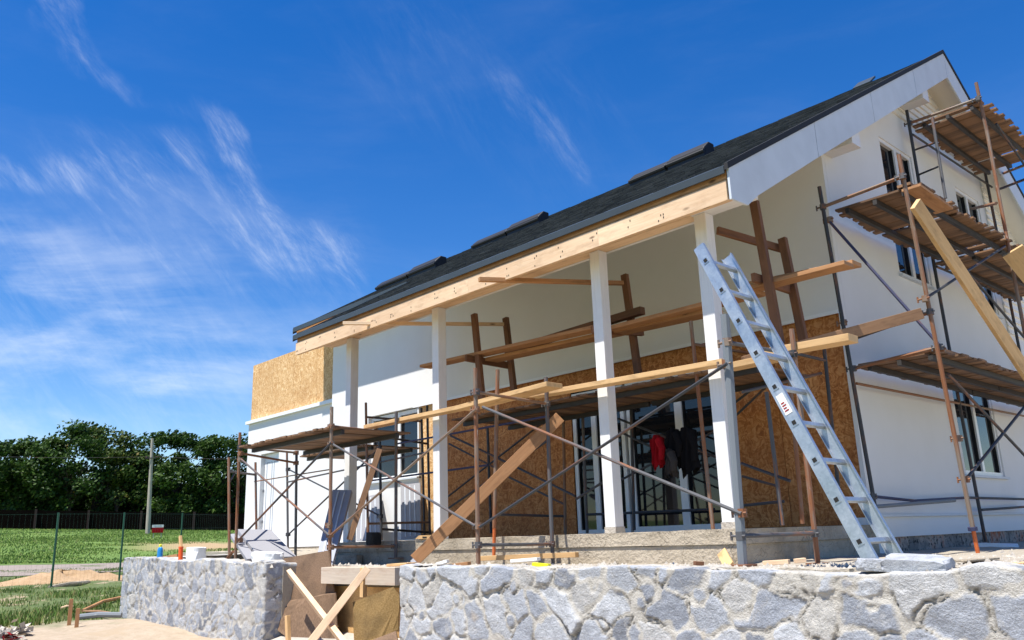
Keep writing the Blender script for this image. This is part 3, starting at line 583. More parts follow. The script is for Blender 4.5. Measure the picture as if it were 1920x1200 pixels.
# slab, plinth, foundation
def roughbox(x0,x1,y0,y1,z0,z1,name,m,parent,step=.06,amp=.008,seed=1):
    rs=np.random.RandomState(seed); v=[];f=[]; nx=int((x1-x0)/step);ny=max(2,int((z1-z0)/step*1.5))
    xs=np.linspace(x0,x1,nx+1); zs=np.linspace(z0,z1,ny+1)
    for x in xs:
        for z in zs: v.append((x,y0-rs.uniform(0,amp),z+(rs.uniform(-.006,.006) if z==zs[-1] else 0)))
        v.append((x,y1,z1))
    k=ny+2; f=[(i*k+j,(i+1)*k+j,(i+1)*k+j+1,i*k+j+1) for i in range(nx) for j in range(ny+1)]
    b=len(v); v+=[(x1,y0,z0),(x1,y1,z0),(x1,y1,z1),(x1,y0,z1),(x0,y0,z0),(x0,y1,z0),(x0,y1,z1),(x0,y0,z1)]; f+=[(b,b+1,b+2,b+3),(b+4,b+7,b+6,b+5)]
    o0=ORG[parent.name]; return mesh_obj(name,[tuple(Vector(p)-o0) for p in v],f,m,parent,uv=None)
roughbox(-6.72,.02,-.15,D+.1,-.13,-.002,'porch_slab',M['slabc'],house,.25,.003,2)
roughbox(-6.70,.0,-.135,D+.1,-.5,-.132,'porch_footing',M['slabc'],house,.3,.003,3)
roughbox(-6.69,-5.9,-.24,-.155,-.5,-.17,'porch_footing',M['slabc'],house,.3,.003,6)
mb=MB(); mb.box((.001,D-.02,.075),(.05,YB,.10),1); mb.build('plinth_ledge',M['barge'],house)
mb=MB(); mb.box((-.28,D-.01,-.14),(.018,YB,.074),1); mb.build('plinth',M['white'],house)
mb=MB(); mb.box((-.3,D+.05,-.6),(-.012,YB,-.141),1); mb.build('foundation',M['brick'],house)
# porch columns
def colx(px): return at(px,1000,'y',0).x
cw=.135
for X in (-6.65,-4.515,-1.66,-.275):
    y0=.0
    mb=MB(); mb.hexa([(X,y0,.0),(X,y0,2.999),(X,y0+cw,2.999),(X,y0+cw,0),(X+cw,y0,0),(X+cw,y0,2.999),(X+cw,y0+cw,2.999),(X+cw,y0+cw,0)])
    mb.build('column',M['column'],house,bevel=.006)
for X in (-1.66,-.275): mb=MB(); mb.box((X-.006,-.006,.001),(X+cw+.006,cw+.006,.06)); mb.build('column_foot',M['conc'],house)
# beams and eaves
mb=MB(); mb.beam((-7.28,.065,3.07),(-.30,.065,3.07),.15,.138); mb.build('porch_beam',M['spruce'],house)
mb=MB(); mb.box((-.299,-.02,3.001),(XO-.035,.15,3.16)); mb.box((-7.2,.151,3.0),(-.3,.19,3.10)); mb.build('beam_cladding',M['column'],house)
mb=MB(); L=[XL+.03,-5.9,-3.3,-1.2,XO-.04]
for i in range(4):
    mb.hexa([(L[i]+.002,YE-.035,2.865),(L[i+1],YE-.035,2.865),(L[i+1],YE+.01,2.865),(L[i]+.002,YE+.01,2.865),(L[i]+.002,YE-.035,3.055),(L[i+1],YE-.035,3.055),(L[i+1],YE+.01,3.055),(L[i]+.002,YE+.01,3.055)])
mb.build('fascia_board',M['spruce'],house)
mb=MB(); mb.box((XL+.03,YE-.012,3.056),(XO-.04,YE+.05,3.16)); mb.build('eaves_board',M['plank2'],house)
mb=MB()
mb.slab([(XL+.05,YE+.012,2.93),(XO-.04,YE+.012,2.93),(XO-.04,-.02,3.0),(XL+.05,-.02,3.0)],(0,.2,-1),.02); mb.build('eaves_soffit',M['spruce'],house)
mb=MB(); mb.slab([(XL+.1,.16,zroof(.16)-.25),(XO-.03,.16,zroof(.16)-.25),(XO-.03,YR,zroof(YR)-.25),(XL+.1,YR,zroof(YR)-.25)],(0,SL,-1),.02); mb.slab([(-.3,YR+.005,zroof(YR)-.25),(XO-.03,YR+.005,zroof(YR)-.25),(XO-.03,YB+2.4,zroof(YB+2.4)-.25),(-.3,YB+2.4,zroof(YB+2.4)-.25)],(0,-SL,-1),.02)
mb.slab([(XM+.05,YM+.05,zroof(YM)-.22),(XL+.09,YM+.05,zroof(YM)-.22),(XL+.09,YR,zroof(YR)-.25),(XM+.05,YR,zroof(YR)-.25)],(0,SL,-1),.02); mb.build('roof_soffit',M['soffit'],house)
mb=MB(); mb.slab([(XL,YE-.02,zroof(YE-.02)-.055),(XO-.03,YE-.02,zroof(YE-.02)-.055),(XO-.03,YR,ZR-.055),(XL,YR,ZR-.055)],(0,-SL,1),.1); mb.slab([(XM,YM-.02,zroof(YM-.02)-.055),(XL-.001,YM-.02,zroof(YM-.02)-.055),(XL-.001,YR,ZR-.055),(XM,YR,ZR-.055)],(0,-SL,1),.1); mb.slab([(XM,YR+.001,ZR-.055),(XO-.03,YR+.001,ZR-.055),(XO-.03,YB+2.7,zroof(YB+2.7)-.055),(XM,YB+2.7,zroof(YB+2.7)-.055)],(0,SL,1),.1); roofdeck=mb.build('roof_deck',M['blacktrim'],house)
mb=MB(); N_=54; q=Vector((0,YR-YE,ZR-ZE)); ln=q.length; q.normalize(); nr=Vector((0,-q.z,q.y))
for i in range(N_):
    a=Vector((0,YE-.04,zroof(YE-.04)))+q*(ln+.04)*i/N_; b=a+q*((ln+.04)/N_*1.25)
    if i==N_-1: b=a+q*((ln+.04)/N_)
    x=(XL-.01) if a.y<YM-.02 else XM-.01
    while x<XO-.03:
        x2=min(XO-.03,x+random.choice((.16,.21,.27,.33))); h=random.choice((.006,.009,.013)); o=(x,i*.14)
        p=[Vector((x,a.y,a.z))-nr*.05,Vector((x2-.004,a.y,a.z))-nr*.05,Vector((x2-.004,b.y,b.z))-nr*.054,Vector((x,b.y,b.z))-nr*.054,Vector((x,a.y,a.z))-nr*(.03-h),Vector((x2-.004,a.y,a.z))-nr*(.03-h),Vector((x2-.004,b.y,b.z))-nr*(.047),Vector((x,b.y,b.z))-nr*(.047)]
        n=len(mb.v); mb.v+=[tuple(k) for k in p]; uu=random.random()*30
        for ids in ((4,5,6,7),(0,1,5,4),(1,2,6,5),(3,0,4,7)):
            mb.f.append(tuple(n+k for k in ids)); mb.uv+=[(x+uu,i*.14),(x2+uu,i*.14),(x2+uu,i*.14+.13),(x+uu,i*.14+.13)]; mb.sm.append(False)
        x=x2
mb.build('shingle',M['shingle'],house)
mb=MB(); mb.box((XL-.01,YE-.065,3.115),(XO-.03,YE-.05,3.185)); mb.slab([(XL-.01,YE-.05,3.186),(XO-.03,YE-.05,3.186),(XO-.03,YE+.12,3.186+SL*.17),(XL-.01,YE+.12,3.186+SL*.17)],(0,-SL,1),.01); mb.box((XM-.01,YM-.065,zroof(YM)-.13),(XL-.02,YM-.05,zroof(YM)-.035)); mb.build('drip_edge',M['trim'],house)
mb=MB(); mb.box((XM+.03,YM-.0,zroof(YM)-.26),(XL-.02,YM+.04,zroof(YM)-.10)); mb.build('fascia_board',M['plank2'],house)
mb=MB()
def rake(x0,x1,h0,h1,m,nm):
    mb=MB(); y1=YB+2.6
    mb.slab([(x1,YE-.06,zroof(YE-.06)+h1),(x1,YE-.06,zroof(YE-.06)+h0),(x1,YR,ZR+h0),(x1,YR,ZR+h1)],(1,0,0),x1-x0)
    mb.slab([(x1,YR+.001,ZR+h1),(x1,YR+.001,ZR+h0),(x1,y1,zroof(y1)+h0),(x1,y1,zroof(y1)+h1)],(1,0,0),x1-x0); mb.build(nm,m,house)
rake(XO-.028,XO+.012,-.060,.005,M['blacktrim'],'rake_trim')
mb=MB(); mb.slab([(XL-.012,YE-.06,zroof(YE-.06)-.02),(XL-.012,YE-.06,zroof(YE-.06)-.12),(XL-.012,YM,zroof(YM)-.12),(XL-.012,YM,zroof(YM)-.02)],(1,0,0),.02); mb.build('rake_trim',M['trim'],house); mb=MB(); mb.slab([(XM-.012,YM-.06,zroof(YM-.06)-.02),(XM-.012,YM-.06,zroof(YM-.06)-.14),(XM-.012,YR,ZR-.14),(XM-.012,YR,ZR-.02)],(1,0,0),.02); mb.build('rake_trim',M['trim'],house)
mb=MB(); x1=XO
ys=[YE-.03,1.45,3.1,4.7,YR]
for i in range(4):
    a,b=ys[i]+(.010 if i else 0),ys[i+1]
    lo=[(x1,b,zroof(b)-.47)]+([(x1,.14,3.035),(x1,-.12,2.90),(x1,a,2.86)] if i==0 else [(x1,a,zroof(a)-.47+(0))])
    if i==0: lo=[(x1,b,zroof(b)-.47),(x1,.10,3.02),(x1,.02,2.96),(x1,-.1,2.87),(x1,a,2.865)]
    mb.slab([(x1,a,zroof(a)-.062),(x1,b,zroof(b)-.062)]+lo,(1,0,0),.022)
ys=[YR+.004,8,10,YB+2.55]
for a,b in zip(ys[:-1],ys[1:]): mb.slab([(x1,a+.003,zroof(a)-.062),(x1,b,zroof(b)-.062),(x1,b,zroof(b)-.47),(x1,a+.003,zroof(a)-.47)],(1,0,0),.022)
mb.build('barge_board',M['barge'],house)
for y in (2.52,5.1,2*YR-5.1,2*YR-2.52):
    mb=MB(); z=zroof(y-.1); mb.box((-.02,y-.1,z-.55),(XO-.024,y+.12,z-.27)); mb.build('purlin_end',M['column'],house)
# clapboard siding in the gable top and its rear part
mb=MB()
z=5.62
def hw(zz,off): return (ZR-.26-zz)/SL-off
k=0
for i in range(40):
    z0=2.9+i*.115; z1=z0+.112
    if z0>6.6: break
    yr1=YR+hw(z1,.02); yl=YR-hw(z1,.02) if z0>5.62 else 8.12
    if z0>5.62: rngs=[(YR-hw(z1,.02),YR+hw(z1,.02))]
    else: rngs=[(8.12,min(YB+.0,yr1))]
    for a,b in rngs:
        if b-a<.05: continue
        mb.hexa([(.002,a,z0),(.002,b,z0),(.034,b,z0),(.034,a,z0),(.002,a,z1),(.002,b,z1),(.010,b,z1),(.010,a,z1)])
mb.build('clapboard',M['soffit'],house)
nr_=random.Random(5)
for i in range(17):
    x=XL+.35+i*.46+nr_.uniform(-.1,.1)
    if x>XO-.15: break
    mb=MB()
    for k in range(nr_.choice((2,3,4))): a=x+nr_.choice((-.03,0,.03)); z=2.90+nr_.choice((.0,.02,.05,.09,.11)); mb.box((a-.005,YE-.0375,z-.009),(a+.005,YE-.034,z+.009))
    mb.build('nail_marks',M['rubber'],house)
# ridge vents, three pairs and one skylight flashing
for (pa,pb,pc) in (((705,541),(765,515),(818,490)),((885,465),(950,436),(1012,408)),((1180,345),(1250,310),(1323,277))):
    v_=thing('roof_vent','','roof vent',(0,0,0)); yv={705:3.3,885:4.4,1180:3.9}[pa[0]]; X=[at(p[0],p[1],'y',yv).x for p in (pa,pb,pc)]
    v_.location=(X[0],yv,zroof(yv)); ORG[v_.name]=Vector(v_.location)
    lab={705:'long black vent hood on the roof ridge, nearest the left roof end',885:'long black vent hood on the roof ridge, the middle one of three',1180:'long black vent hood on the roof ridge, above the near porch column'}[pa[0]]
    tag(v_,lab,'roof vent','black vent hoods along the roof ridge')
    for i in range(2):
        mb=MB(); y0,y1=yv,yv+.3; x0,x1=X[i],X[i+1]-.03; h=.14 if i==0 else .18
        mb.slab([(x0,y0,zroof(y0)-.06),(x0,y0,zroof(y0)+h*.7),(x0,(y0+y1)/2,zroof((y0+y1)/2)+h),(x0,y1,zroof(y1)+h*.5),(x0,y1,zroof(y1)-.06)],(-1,0,0),x1-x0); mb.build('hood',M['ridge'],v_,bevel=.02)
        mb=MB(); mb.tube([(x0,y0,zroof(y0)+h*.35),(x1,y0,zroof(y0)+h*.35)],.035); mb.build('rain_lip',M['ridge'],v_)
X=[at(p[0],p[1],'y',YR-.25).x for p in ((1608,164),(1640,152))]
mb=MB(); mb.slab([(X[0],YR-.45,zroof(YR-.45)+.0),(X[1],YR-.45,zroof(YR-.45)+.0),(X[1],YR-.2,zroof(YR-.2)+.05),(X[0],YR-.2,zroof(YR-.2)+.05)],(0,-SL,1),.03); tag(mb.build('skylight_flashing',M['trim']),'small grey flashing on the roof ridge near the gable peak','flashing')
# ================================================================== SCAFFOLDS
def pipes(parent, name, pts, m, r=.0205):
    """pts: list of (px,py,axis,value) or 3D points"""
    P=[at(*p) if len(p)==4 else Vector(p) for p in pts]; mb=MB(); mb.tube(P,r); return mb.build(name,M[m],parent)
def clamp(parent,p,m='prust'):
    mb=MB(); p=Vector(p); mb.tube([p+Vector((0,0,-.03)),p+Vector((0,0,.03))],.036); mb.tube([p+Vector((-.07,-.01,0)),p+Vector((.05,-.02,0))],.010,6); mb.tube([p+Vector((-.07,-.01,-.03)),p+Vector((-.07,-.01,.03))],.009,6); return mb.build('clamp',M[m],parent)
def slatdeck(parent, c00,c10,c11,c01, m='slat', sw=.085, gap=.003, th=.022, joists=2, jm='channel', over=.03, name='deck_panel', missing=.0):
    """cross slats running c00->c01, laid out along c00->c10"""
    c00,c10,c11,c01=[Vector(p) for p in (c00,c10,c11,c01)]; L=(c10-c00).length; n=int(L/(sw+gap)); up=Vector((0,0,1)); mb=MB()
    for i in range(n):
        if random.random()<missing: continue
        w_=(sw+gap)*random.uniform(.985,1.06); t0=(i+.5)/n; a=c00.lerp(c10,t0); b=c01.lerp(c11,t0); d=(b-a).normalized(); e0,e1=random.uniform(-over,over),random.uniform(-over,over)
        z=random.uniform(-.004,.004); mb.beam(a-d*e0+up*(th/2+z),b+d*e1+up*(th/2+z),w_*1.0,th)
    o=mb.build(name,M[m],parent)
    for k in range(joists):
        t=(k+.5)/joists if joists>2 else (.16,.84)[k]; mb=MB(); mb.beam(c00.lerp(c01,t)-up*.035,c10.lerp(c11,t)-up*.035,.045,.055); mb.build('joist',M[jm],parent)
    return o
F0,R0=-1.35,-.22
fs=thing('pipe_scaffold','long rusty pipe scaffold with cross braces in front of the porch columns','scaffold',(-3,-.8,-.28))
yF=lambda x,y:(x,y,'y',F0); yR=lambda x,y:(x,y,'y',R0)
for pts,m in (([yF(450,811),yF(441,1058)],'prust'),([yF(622,763),yF(618,1061)],'prust'),([yF(891,690),yF(897,1063)],'prust'),([yR(556,846),yR(554,1043)],'pdark'),([yR(743,772),yR(742,1048)],'pgrey'),([yR(1023.5,707),yR(1037,1063)],'pgrey'),([yR(1484,617),yR(1511,854),yR(1534,1059)],'prust')):
    pipes(fs,'pole',pts,m,.0215)
pipes(fs,'pole',[yF(1359,590),yF(1393,1059)],'psteel',.034)
for a,b,m in ((yF(451,838),yR(556,849),'prust'),(yF(622,799),yR(743,813),'prust'),(yF(893,735),yR(1026,757),'prust'),(yF(1364,642),yR(1487,664),'pgrey'),(yF(621,1026),yR(741,1024),'prust'),(yF(897,1022),yR(1035,1020),'pgrey'),(yF(1389,1005),yR(1527,1000),'pgrey'),
    (yF(452,800-(-50)),yR(556,868),'prust')):
    pipes(fs,'transom',[a,b],m,.0165)
    for q_ in (a,b): clamp(fs,at(*q_),random.choice(('pdark','prust','pgrey')))
o_=-.03; yG=lambda x,y:(x,y,'y',F0+o_); yH=lambda x,y:(x,y,'y',F0-.055)
for a,b,m in ((yG(452,861),yG(617,1004),'pgrey'),(yH(447,1013),yH(622,829),'pdark'),(yG(624,833),yG(891,986),'pgrey'),(yH(621,1003),yH(893,767),'prust'),(yG(905,763),yG(1390,963),'pgrey'),(yH(900,988),yH(1363,682),'pdark')):
    pipes(fs,'brace',[a,b],m,.0135)
for a,b,m in (((472,843),(618,812),0),((655,807),(700,798),0)): pass
for x,y in ((451,862),(622,832),(620,1003),(893,768),(897,986),(1363,683),(1391,962),(618,985),(451,1013)): clamp(fs,at(x,y,'y',F0))
for p_ in ((441,1058,F0),(618,1061,F0),(897,1063,F0),(1393,1059,F0),(742,1046,R0),(1037,1060,R0),(1534,1056,R0)):
    q=at(p_[0],p_[1],'y',p_[2]); mb=MB(); mb.box((q.x-.07,q.y-.07,q.z-.012),(q.x+.07,q.y+.07,q.z+.004)); mb.build('base_plate',M['prust'],fs)
# deck of the left bay
ZD=at(622,803,'y',F0).z; xa=at(456,838,'y',F0).x; xb=at(622,800,'y',F0).x+.01
slatdeck(fs,(xa,F0-.04,ZD),(xb,F0-.04,ZD),(xb,R0+.02,ZD),(xa,R0+.02,ZD),jm='channel')
zb=ZD-.02
# second scaffold behind it, by the house window
s2=thing('pipe_scaffold','short dark pipe scaffold in front of the left porch window','scaffold',(-5.3,-.5,-.28)); A2,B2=.70,1.85
yA=lambda x,y:(x,y,'y',A2); yB=lambda x,y:(x,y,'y',B2)
for p,m in (([yA(538,848),yA(540,1040)],'pgrey'),([yA(686,755),yA(690,1014)],'prust'),([yA(712,820),yA(715,1013)],'pdark'),([yB(790,765),yB(796,1010)],'pdark'),([yB(801,760),yB(806,1002)],'pdark')): pipes(s2,'pole',p,m)
for a,b,m in ((yA(688,782),yB(790,790),'pgrey'),(yA(712,818),yB(801,832),'pdark'),(yA(689,982),yB(804,979),'prust'),(yA(714,992),yB(804,998),'pdark')): pipes(s2,'transom',[a,b],m,.018)
for a,b,m in ((yA(541,880),yA(714,968),'pdark'),(yA(541,1002),yA(712,840),'pdark'),(yA(539,904),yA(800,848),'pgrey'),(yA(690,902),yA(915,872),'pblue'),(yA(745,832),yA(1030,780),'pblue')): pipes(s2,'brace',[a,b],m,.014)
z2=at(560,857,'y',A2).z; xa=at(560,857,'y',A2).x; xm=at(712,822,'y',A2).x
xe=at(790,833,'y',B2).x
slatdeck(s2,(xa,A2,z2),(xe,A2,z2),(xe,B2-.02,z2),(xa,B2-.02,z2),m='slat') 
for p in ((541,880),(714,968),(712,840),(541,1002)): clamp(s2,at(p[0],p[1],'y',A2),'pdark')
# scaffold at the far left end, only its pole frame stands out against the trees
s3=thing('pole_frame','narrow rusty pole frame standing at the far left end of the terrace','scaffold frame',(-8,-1,-.2))
pipes(s3,'pole',[(429,858,'y',-1.5),(430,1050,'y',-1.5)],'prust'); pipes(s3,'pole',[(479,867,'y',-.62),(481,1020,'y',-.62)],'pgrey',.019); pipes(s3,'transom',[(430,884,'y',-1.5),(478,890,'y',-.62)],'pgrey',.017); pipes(s3,'brace',[(433,900,'y',-1.47),(442,884,'y',-1.3)],'pgrey',.012); pipes(s3,'tie_rod',[(477,903,'y',-.62),(621,880,'y',-.62)],'prust',.009)
# scaffold under the porch roof
s4=thing('pipe_scaffold','dark pipe scaffold inside the porch in front of the glazed doors','scaffold',(-2,1,0)); A4,B4=.70,1.85
yA=lambda x,y:(x,y,'y',A4); yB=lambda x,y:(x,y,'y',B4)
for p,m in (([yA(930,800),yA(927,1000)],'prust'),([yB(914,800),yB(921,1000)],'pdark'),([yB(1056,760),yB(1060,1001)],'prust'),([yB(1092,770),yB(1101,1000)],'pgrey'),([yB(1183,754),yB(1189,994)],'pdark'),([yA(1295,602),yA(1337,992)],'prust'),([yA(1437,735),yA(1467,985)],'pgrey'),([yA(1480,700),yA(1505,982)],'prust'),([yB(1545,650),yB(1576,955)],'pdark')): pipes(s4,'pole',p,m)
for a,b,m in ((yA(1300,645),yB(1440,668),'prust'),(yA(1480,660),yB(1548,676),'pdark'),(yA(1392,735),yB(1540,700),'pgrey'),(yA(935,965),yB(1057,968),'pgrey'),(yB(1090,771),yB(1232,747),'pdark'),(yB(1232,747),yB(1367,727),'pdark'),(yB(1392,948),yB(1470,940),'pgrey'),(yB(1100,965),yB(1340,955),'pdark')): pipes(s4,'transom',[a,b],m,.0165)
for a,b,m in ((yA(845,817),yA(950,867),'pdark'),(yA(950,867),yA(1078,930),'pdark'),(yB(842,832),yB(930,878),'pdark'),(yB(955,895),yB(1057,945),'pgrey'),(yB(840,931),yB(1040,775),'pdark'),(yA(842,952),yA(1030,824),'pdark'),(yB(1159,785),yB(1370,868),'pdark'),(yB(1161,809),yB(1360,905),'pdark'),(yB(1164,900),yB(1375,790),'pdark'),(yA(1080,936),yA(1129,905),'pdark'),(yA(1390,869),yA(1482,902),'pdark'),(yB(1392,893),yB(1455,911),'pgrey'),(yB(1378,755),yB(1458,692),'pdark'),(yB(1381,778),yB(1445,717),'pdark')): pipes(s4,'brace',[a,b],m,.015)
zi=at(1200,760,'y',A4).z; zi=1.58
slatdeck(s4,(-4.9,A4-.05,zi),(-2.3,A4-.05,zi),(-2.3,B4+.05,zi),(-4.9,B4+.05,zi)); slatdeck(s4,(-2.25,A4-.05,zi),(-.25,A4-.05,zi),(-.25,B4+.05,zi),(-2.25,B4+.05,zi))
pm=thing('pipe_pole','pale rusty pole with an orange jack foot standing against the porch slab','pole',at(930,1040,'y',-.2)); mb=MB(); mb.tube([at(933,693,'y',-.26),at(927,990,'y',-.26)],.0235); mb.build('tube',M['prust'],pm); mb=MB(); mb.tube([at(927,985,'y',-.26),at(926,1042,'y',-.26)],.019); mb.build('jack',M['porange'],pm)
# gable scaffold
gs=thing('pipe_scaffold','tall three level pipe scaffold with plank decks against the gable wall','scaffold',(.6,4,-.2)); XI,XU=.12,1.05
xi=lambda x,y:(x,y,'x',XI); xu=lambda x,y:(x,y,'x',XU)
for p,m in (([xi(1536,350),xi(1651,1010)],'pdark'),([xu(1685,290),xu(1824,990)],'prust'),([xi(1700,207),xi(1722,336),xi(1796,742),xi(1848,1016)],'pdark'),([xu(1830,155),xu(1850,245),xu(1926,650)],'prust'),([xi(1844,308),xi(1868,430),xi(1935,780)],'pdark')): pipes(gs,'pole',p,m,.0225)
pipes(gs,'jack',[xu(1823,985),xu(1834,1039)],'porange',.02); pipes(gs,'jack_nut',[xu(1823,988),xu(1824.5,995)],'pblue',.045)
for a,b,m in ((xi(1543,388),xu(1692,331),'prust'),(xi(1600,691),xu(1762,651),'prust'),(xi(1580,642),xu(1744,585),'pdark'),(xi(1706,231),xu(1834,185),'prust'),(xi(1866,331),xu(1925,308),'prust'),(xi(1868,357),xu(1930,333),'pblue'),(xi(1820,392),xu(1868,381),'prust')): pipes(gs,'transom',[a,b],m,.021)
for q_ in (xi(1543,388),xi(1600,691),xu(1762,651),xi(1580,642),xu(1744,585),xi(1706,231),xu(1834,185),xi(1638,931),xu(1692,331)): clamp(gs,at(*q_),'pgrey')
for a,b,m in ((xi(1555,415),xu(1768,655),'pblue'),(xu(1778,702),xu(1925,858),'pdark'),(xu(1811,899),xu(1925,758),'pdark'),(xu(1773,463),xu(1920,632),'pdark'),(xu(1735,560),xu(1884,462),'pdark'),(xi(1711,252),xi(1860,351),'pdark'),(xi(1606,719),xi(1925,781),'prust'),(xi(1640,931),xi(1715,939),'pblue'),(xi(1715,939),xi(1815,933),'pblue'),(xi(1815,933),xi(1925,936),'pdark'),(xi(1840,956),xi(1925,950),'pdark'),(xi(1756,500),xi(1905,562),'pdark'),(xu(1868,232),xu(1935,330),'pdark')): pipes(gs,'brace',[a,b],m,.016)
mb=MB(); mb.tube([at(1640,950,'x',XI),at(1790,938,'x',XI+.3)],.02); mb.build('guard_tube',M['psteel'],gs)
for p in (xi(1556,412),xu(1766,655),xu(1811,899),xi(1652-70,605),xu(1735,560),xu(1798,822),xi(1905,562)): clamp(gs,at(*p),'prust')
pipes(gs,'side_frame',[(1748,221,'x',.55),(1773,372,'x',.55)],'pgrey',.02)
for a,b in (((1716,281),(1752,268)),((1722,328),(1758,313))): pipes(gs,'rung',[(a[0],a[1],'x',XI),(b[0],b[1],'x',.55)],'pdark',.014)
ZG=[at(1620,362,'x',.6).z, at(1681,672,'x',.6).z, at(1770,209,'x',.6).z]
Y1=2.22; Y2=5.12; Y3=8.1
for z,(a,b),nm in ((ZG[0],(Y1,Y2),0),(ZG[0]-.03,(Y2+.03,Y3),0),(ZG[1],(Y1,Y2),0),(ZG[1],(Y2+.03,Y3),0),(ZG[2],(Y2,Y3-.4),0)):
    slatdeck(gs,(XI+.0,a,z),(XI+.0,b,z),(XU+.02,b,z),(XU+.02,a,z),over=.05,joists=3,missing=.03); 
    for k in range(1):
        mb=MB(); mb.beam((XU-.12,a-.02,z+.045),(XU-.12,b,z+.045),.14,.03); mb.build('edge_board',M['plank'],gs)
# ================================================================== LOOSE PLANKS, TRESTLES
def board(name,label,cat,p,q,w_,h,m,group=None,up=(0,0,1),n=1,bow=0,bev=.003):
    mb=MB(); mb.beam(p,q,w_,h,up,n,bow); o=mb.build(name,M[m],None,bevel=bev); return tag(o,label,cat,group)
YP=-.11
G='planks laid along the porch scaffold'
p1=at(690,801,'y',YP); p2=at(905,752,'y',YP); board('plank','light plank at the left end of the run on the porch scaffold','plank',p1,at(1020,733,'y',YP),.15,.05,'yellow',G)
board('plank','bright yellow middle plank crossing the third column from the left','plank',at(1000,744,'y',YP-.02)+Vector((0,0,.01)),at(1362,679,'y',YP-.02),.15,.05,'yellow',G)
board('plank','short sawn plank end just left of the ladder on the porch scaffold','plank',at(1368,689,'y',YP),at(1450,672,'y',YP),.16,.055,'yellow',G)
board('plank','thick yellow plank to the right of the ladder ending at the house corner','plank',at(1440,667,'y',YP)+Vector((0,0,.02)),at(1600,634,'y',YP),.17,.06,'yellow',G)
board('plank','sloping plank with dark end resting on another plank beside the front pole','plank',at(870,766,'y',-.45),at(1040,727,'y',-.45)+Vector((0,0,.03)),.24,.05,'yellow',G)
board('plank','old grey plank reaching from the porch scaffold across to the gable scaffold','plank',at(1395,679,'y',.10),at(1727,588,'x',1.0),.05,.11,'plank',G)
# ladder-like timber trestles and the upper walkway
def trestle(label,f0,f1,b0,b1,c0,c1,extra=None,yf=.55,yb=1.15):
    P=lambda p,y:at(p[0],p[1],'y',y); T=thing('timber_trestle',label,'trestle',P(f1,yf),'timber trestles of the upper walkway')
    for (a,b,y) in ((f0,f1,yf),(b0,b1,yb)):
        mb=MB(); mb.beam(P(b,y),P(a,y),.085,.06,(0,1,0)); mb.build('post',M['dark'],T,bevel=.004)
    mb=MB(); mb.beam(P(c0,yf-.12),P(c1,yb+.1),.045,.09); mb.build('crossbar',M['dark'],T,bevel=.004)
    if extra: mb=MB(); mb.beam(P(extra[0],yf-.05),P(extra[1],yb+.1),.04,.08); mb.build('crossbar',M['dark'],T,bevel=.004)
trestle('brown timber trestle behind the front pole, the farthest of three',(889,589),(905,757),(948,596),(965,745),(873,671),(962,687))
trestle('brown timber trestle half hidden by the third column',(1120,520),(1135,720),(1171,515),(1198,712),(1110,618),(1205,623))
trestle('tall brown timber trestle right of the near column, behind the ladder top',(1414,378),(1462,645),(1467,447),(1508,645),(1412,520),(1490,546),((1345,432),(1470,468)))
zw=at(915,680,'y',.7).z
G='boards of the upper walkway'
board('plank','lower left board of the upper walkway, its tip poking out left of the second column','plank',at(797,688,'y',.62),at(1130,613,'y',.62),.20,.04,'plank2',G)
board('plank','brown board of the upper walkway running from the farthest trestle to behind the third column','plank',at(905,679,'y',.85),at(1345,583,'y',.85),.22,.045,'plank2',G)
board('plank','narrow upper board of the walkway stacked on the one below it','plank',at(950,660,'y',1.02),at(1205,582,'y',1.02),.09,.09,'dark',G)
board('plank','long brown board of the upper walkway passing behind the ladder','plank',at(1150,618,'y',.72),at(1425,548,'y',.72),.22,.045,'plank2',G)
board('plank','front board at the right end of the upper walkway, ending near the gable corner','plank',at(1400,545,'y',.66),at(1592,495,'y',.66)+Vector((0,0,0)),.19,.04,'plank2',G)
board('plank','rear board at the right end of the upper walkway, ending just past its neighbour','plank',at(1410,535,'y',.90),at(1607,494,'y',.90),.19,.04,'plank2',G)
board('batten','thin pale batten running from under the left eaves to the farthest trestle','batten',at(643,606,'y',-.66),at(945,608,'y',1.1),.05,.045,'spruce')
board('batten','brown batten running from under the middle eaves to the trestle behind the third column','batten',at(898,524,'y',-.66),at(1168,531,'y',1.1),.055,.05,'plank2')
board('prop_board','long wide board leaning up from the terrace across the scaffold, left of the doors','leaning board',at(778,1050,'y',-1.30),at(1050,782,'y',-.1),.05,.125,'plank2',up=(-.5,-.55,.67))
board('prop_board','short brown board leaning up behind the grey panel','leaning board',at(655,1012,'y',-1.1),at(712,842,'y',-.75),.04,.07,'plank',up=(-.5,-.6,.6))
board('plank','heavy yellow plank leaning steeply across the gable scaffold','plank',at(1716,382,'x',XU+.10),at(1955,745,'x',XU+.32),.05,.15,'yellow',up=(0,-.6,.8))
board('plank','short pale board end sticking down at the right edge under the middle gable deck','plank',at(1898,470,'x',XU+.1),at(1955,540,'x',XU+.25),.05,.26,'yellow',up=(0,-.6,.8))
for (px,py,px2,py2,lab) in ((1705,345,1830,440,'raised edge board of the middle gable deck, nearest the near pole'),):
    board('plank',lab,'plank',at(1708,352,'x',XU-.05),at(1770,395,'x',XU-.05),.2,.03,'plank2')
rock('foam_lump',at(1795,683,'x',.5)+Vector((0,0,.02)),.16,.3,.05,M['foamw'],'white foam board scrap lying on the lowest gable deck','foam scrap',4)
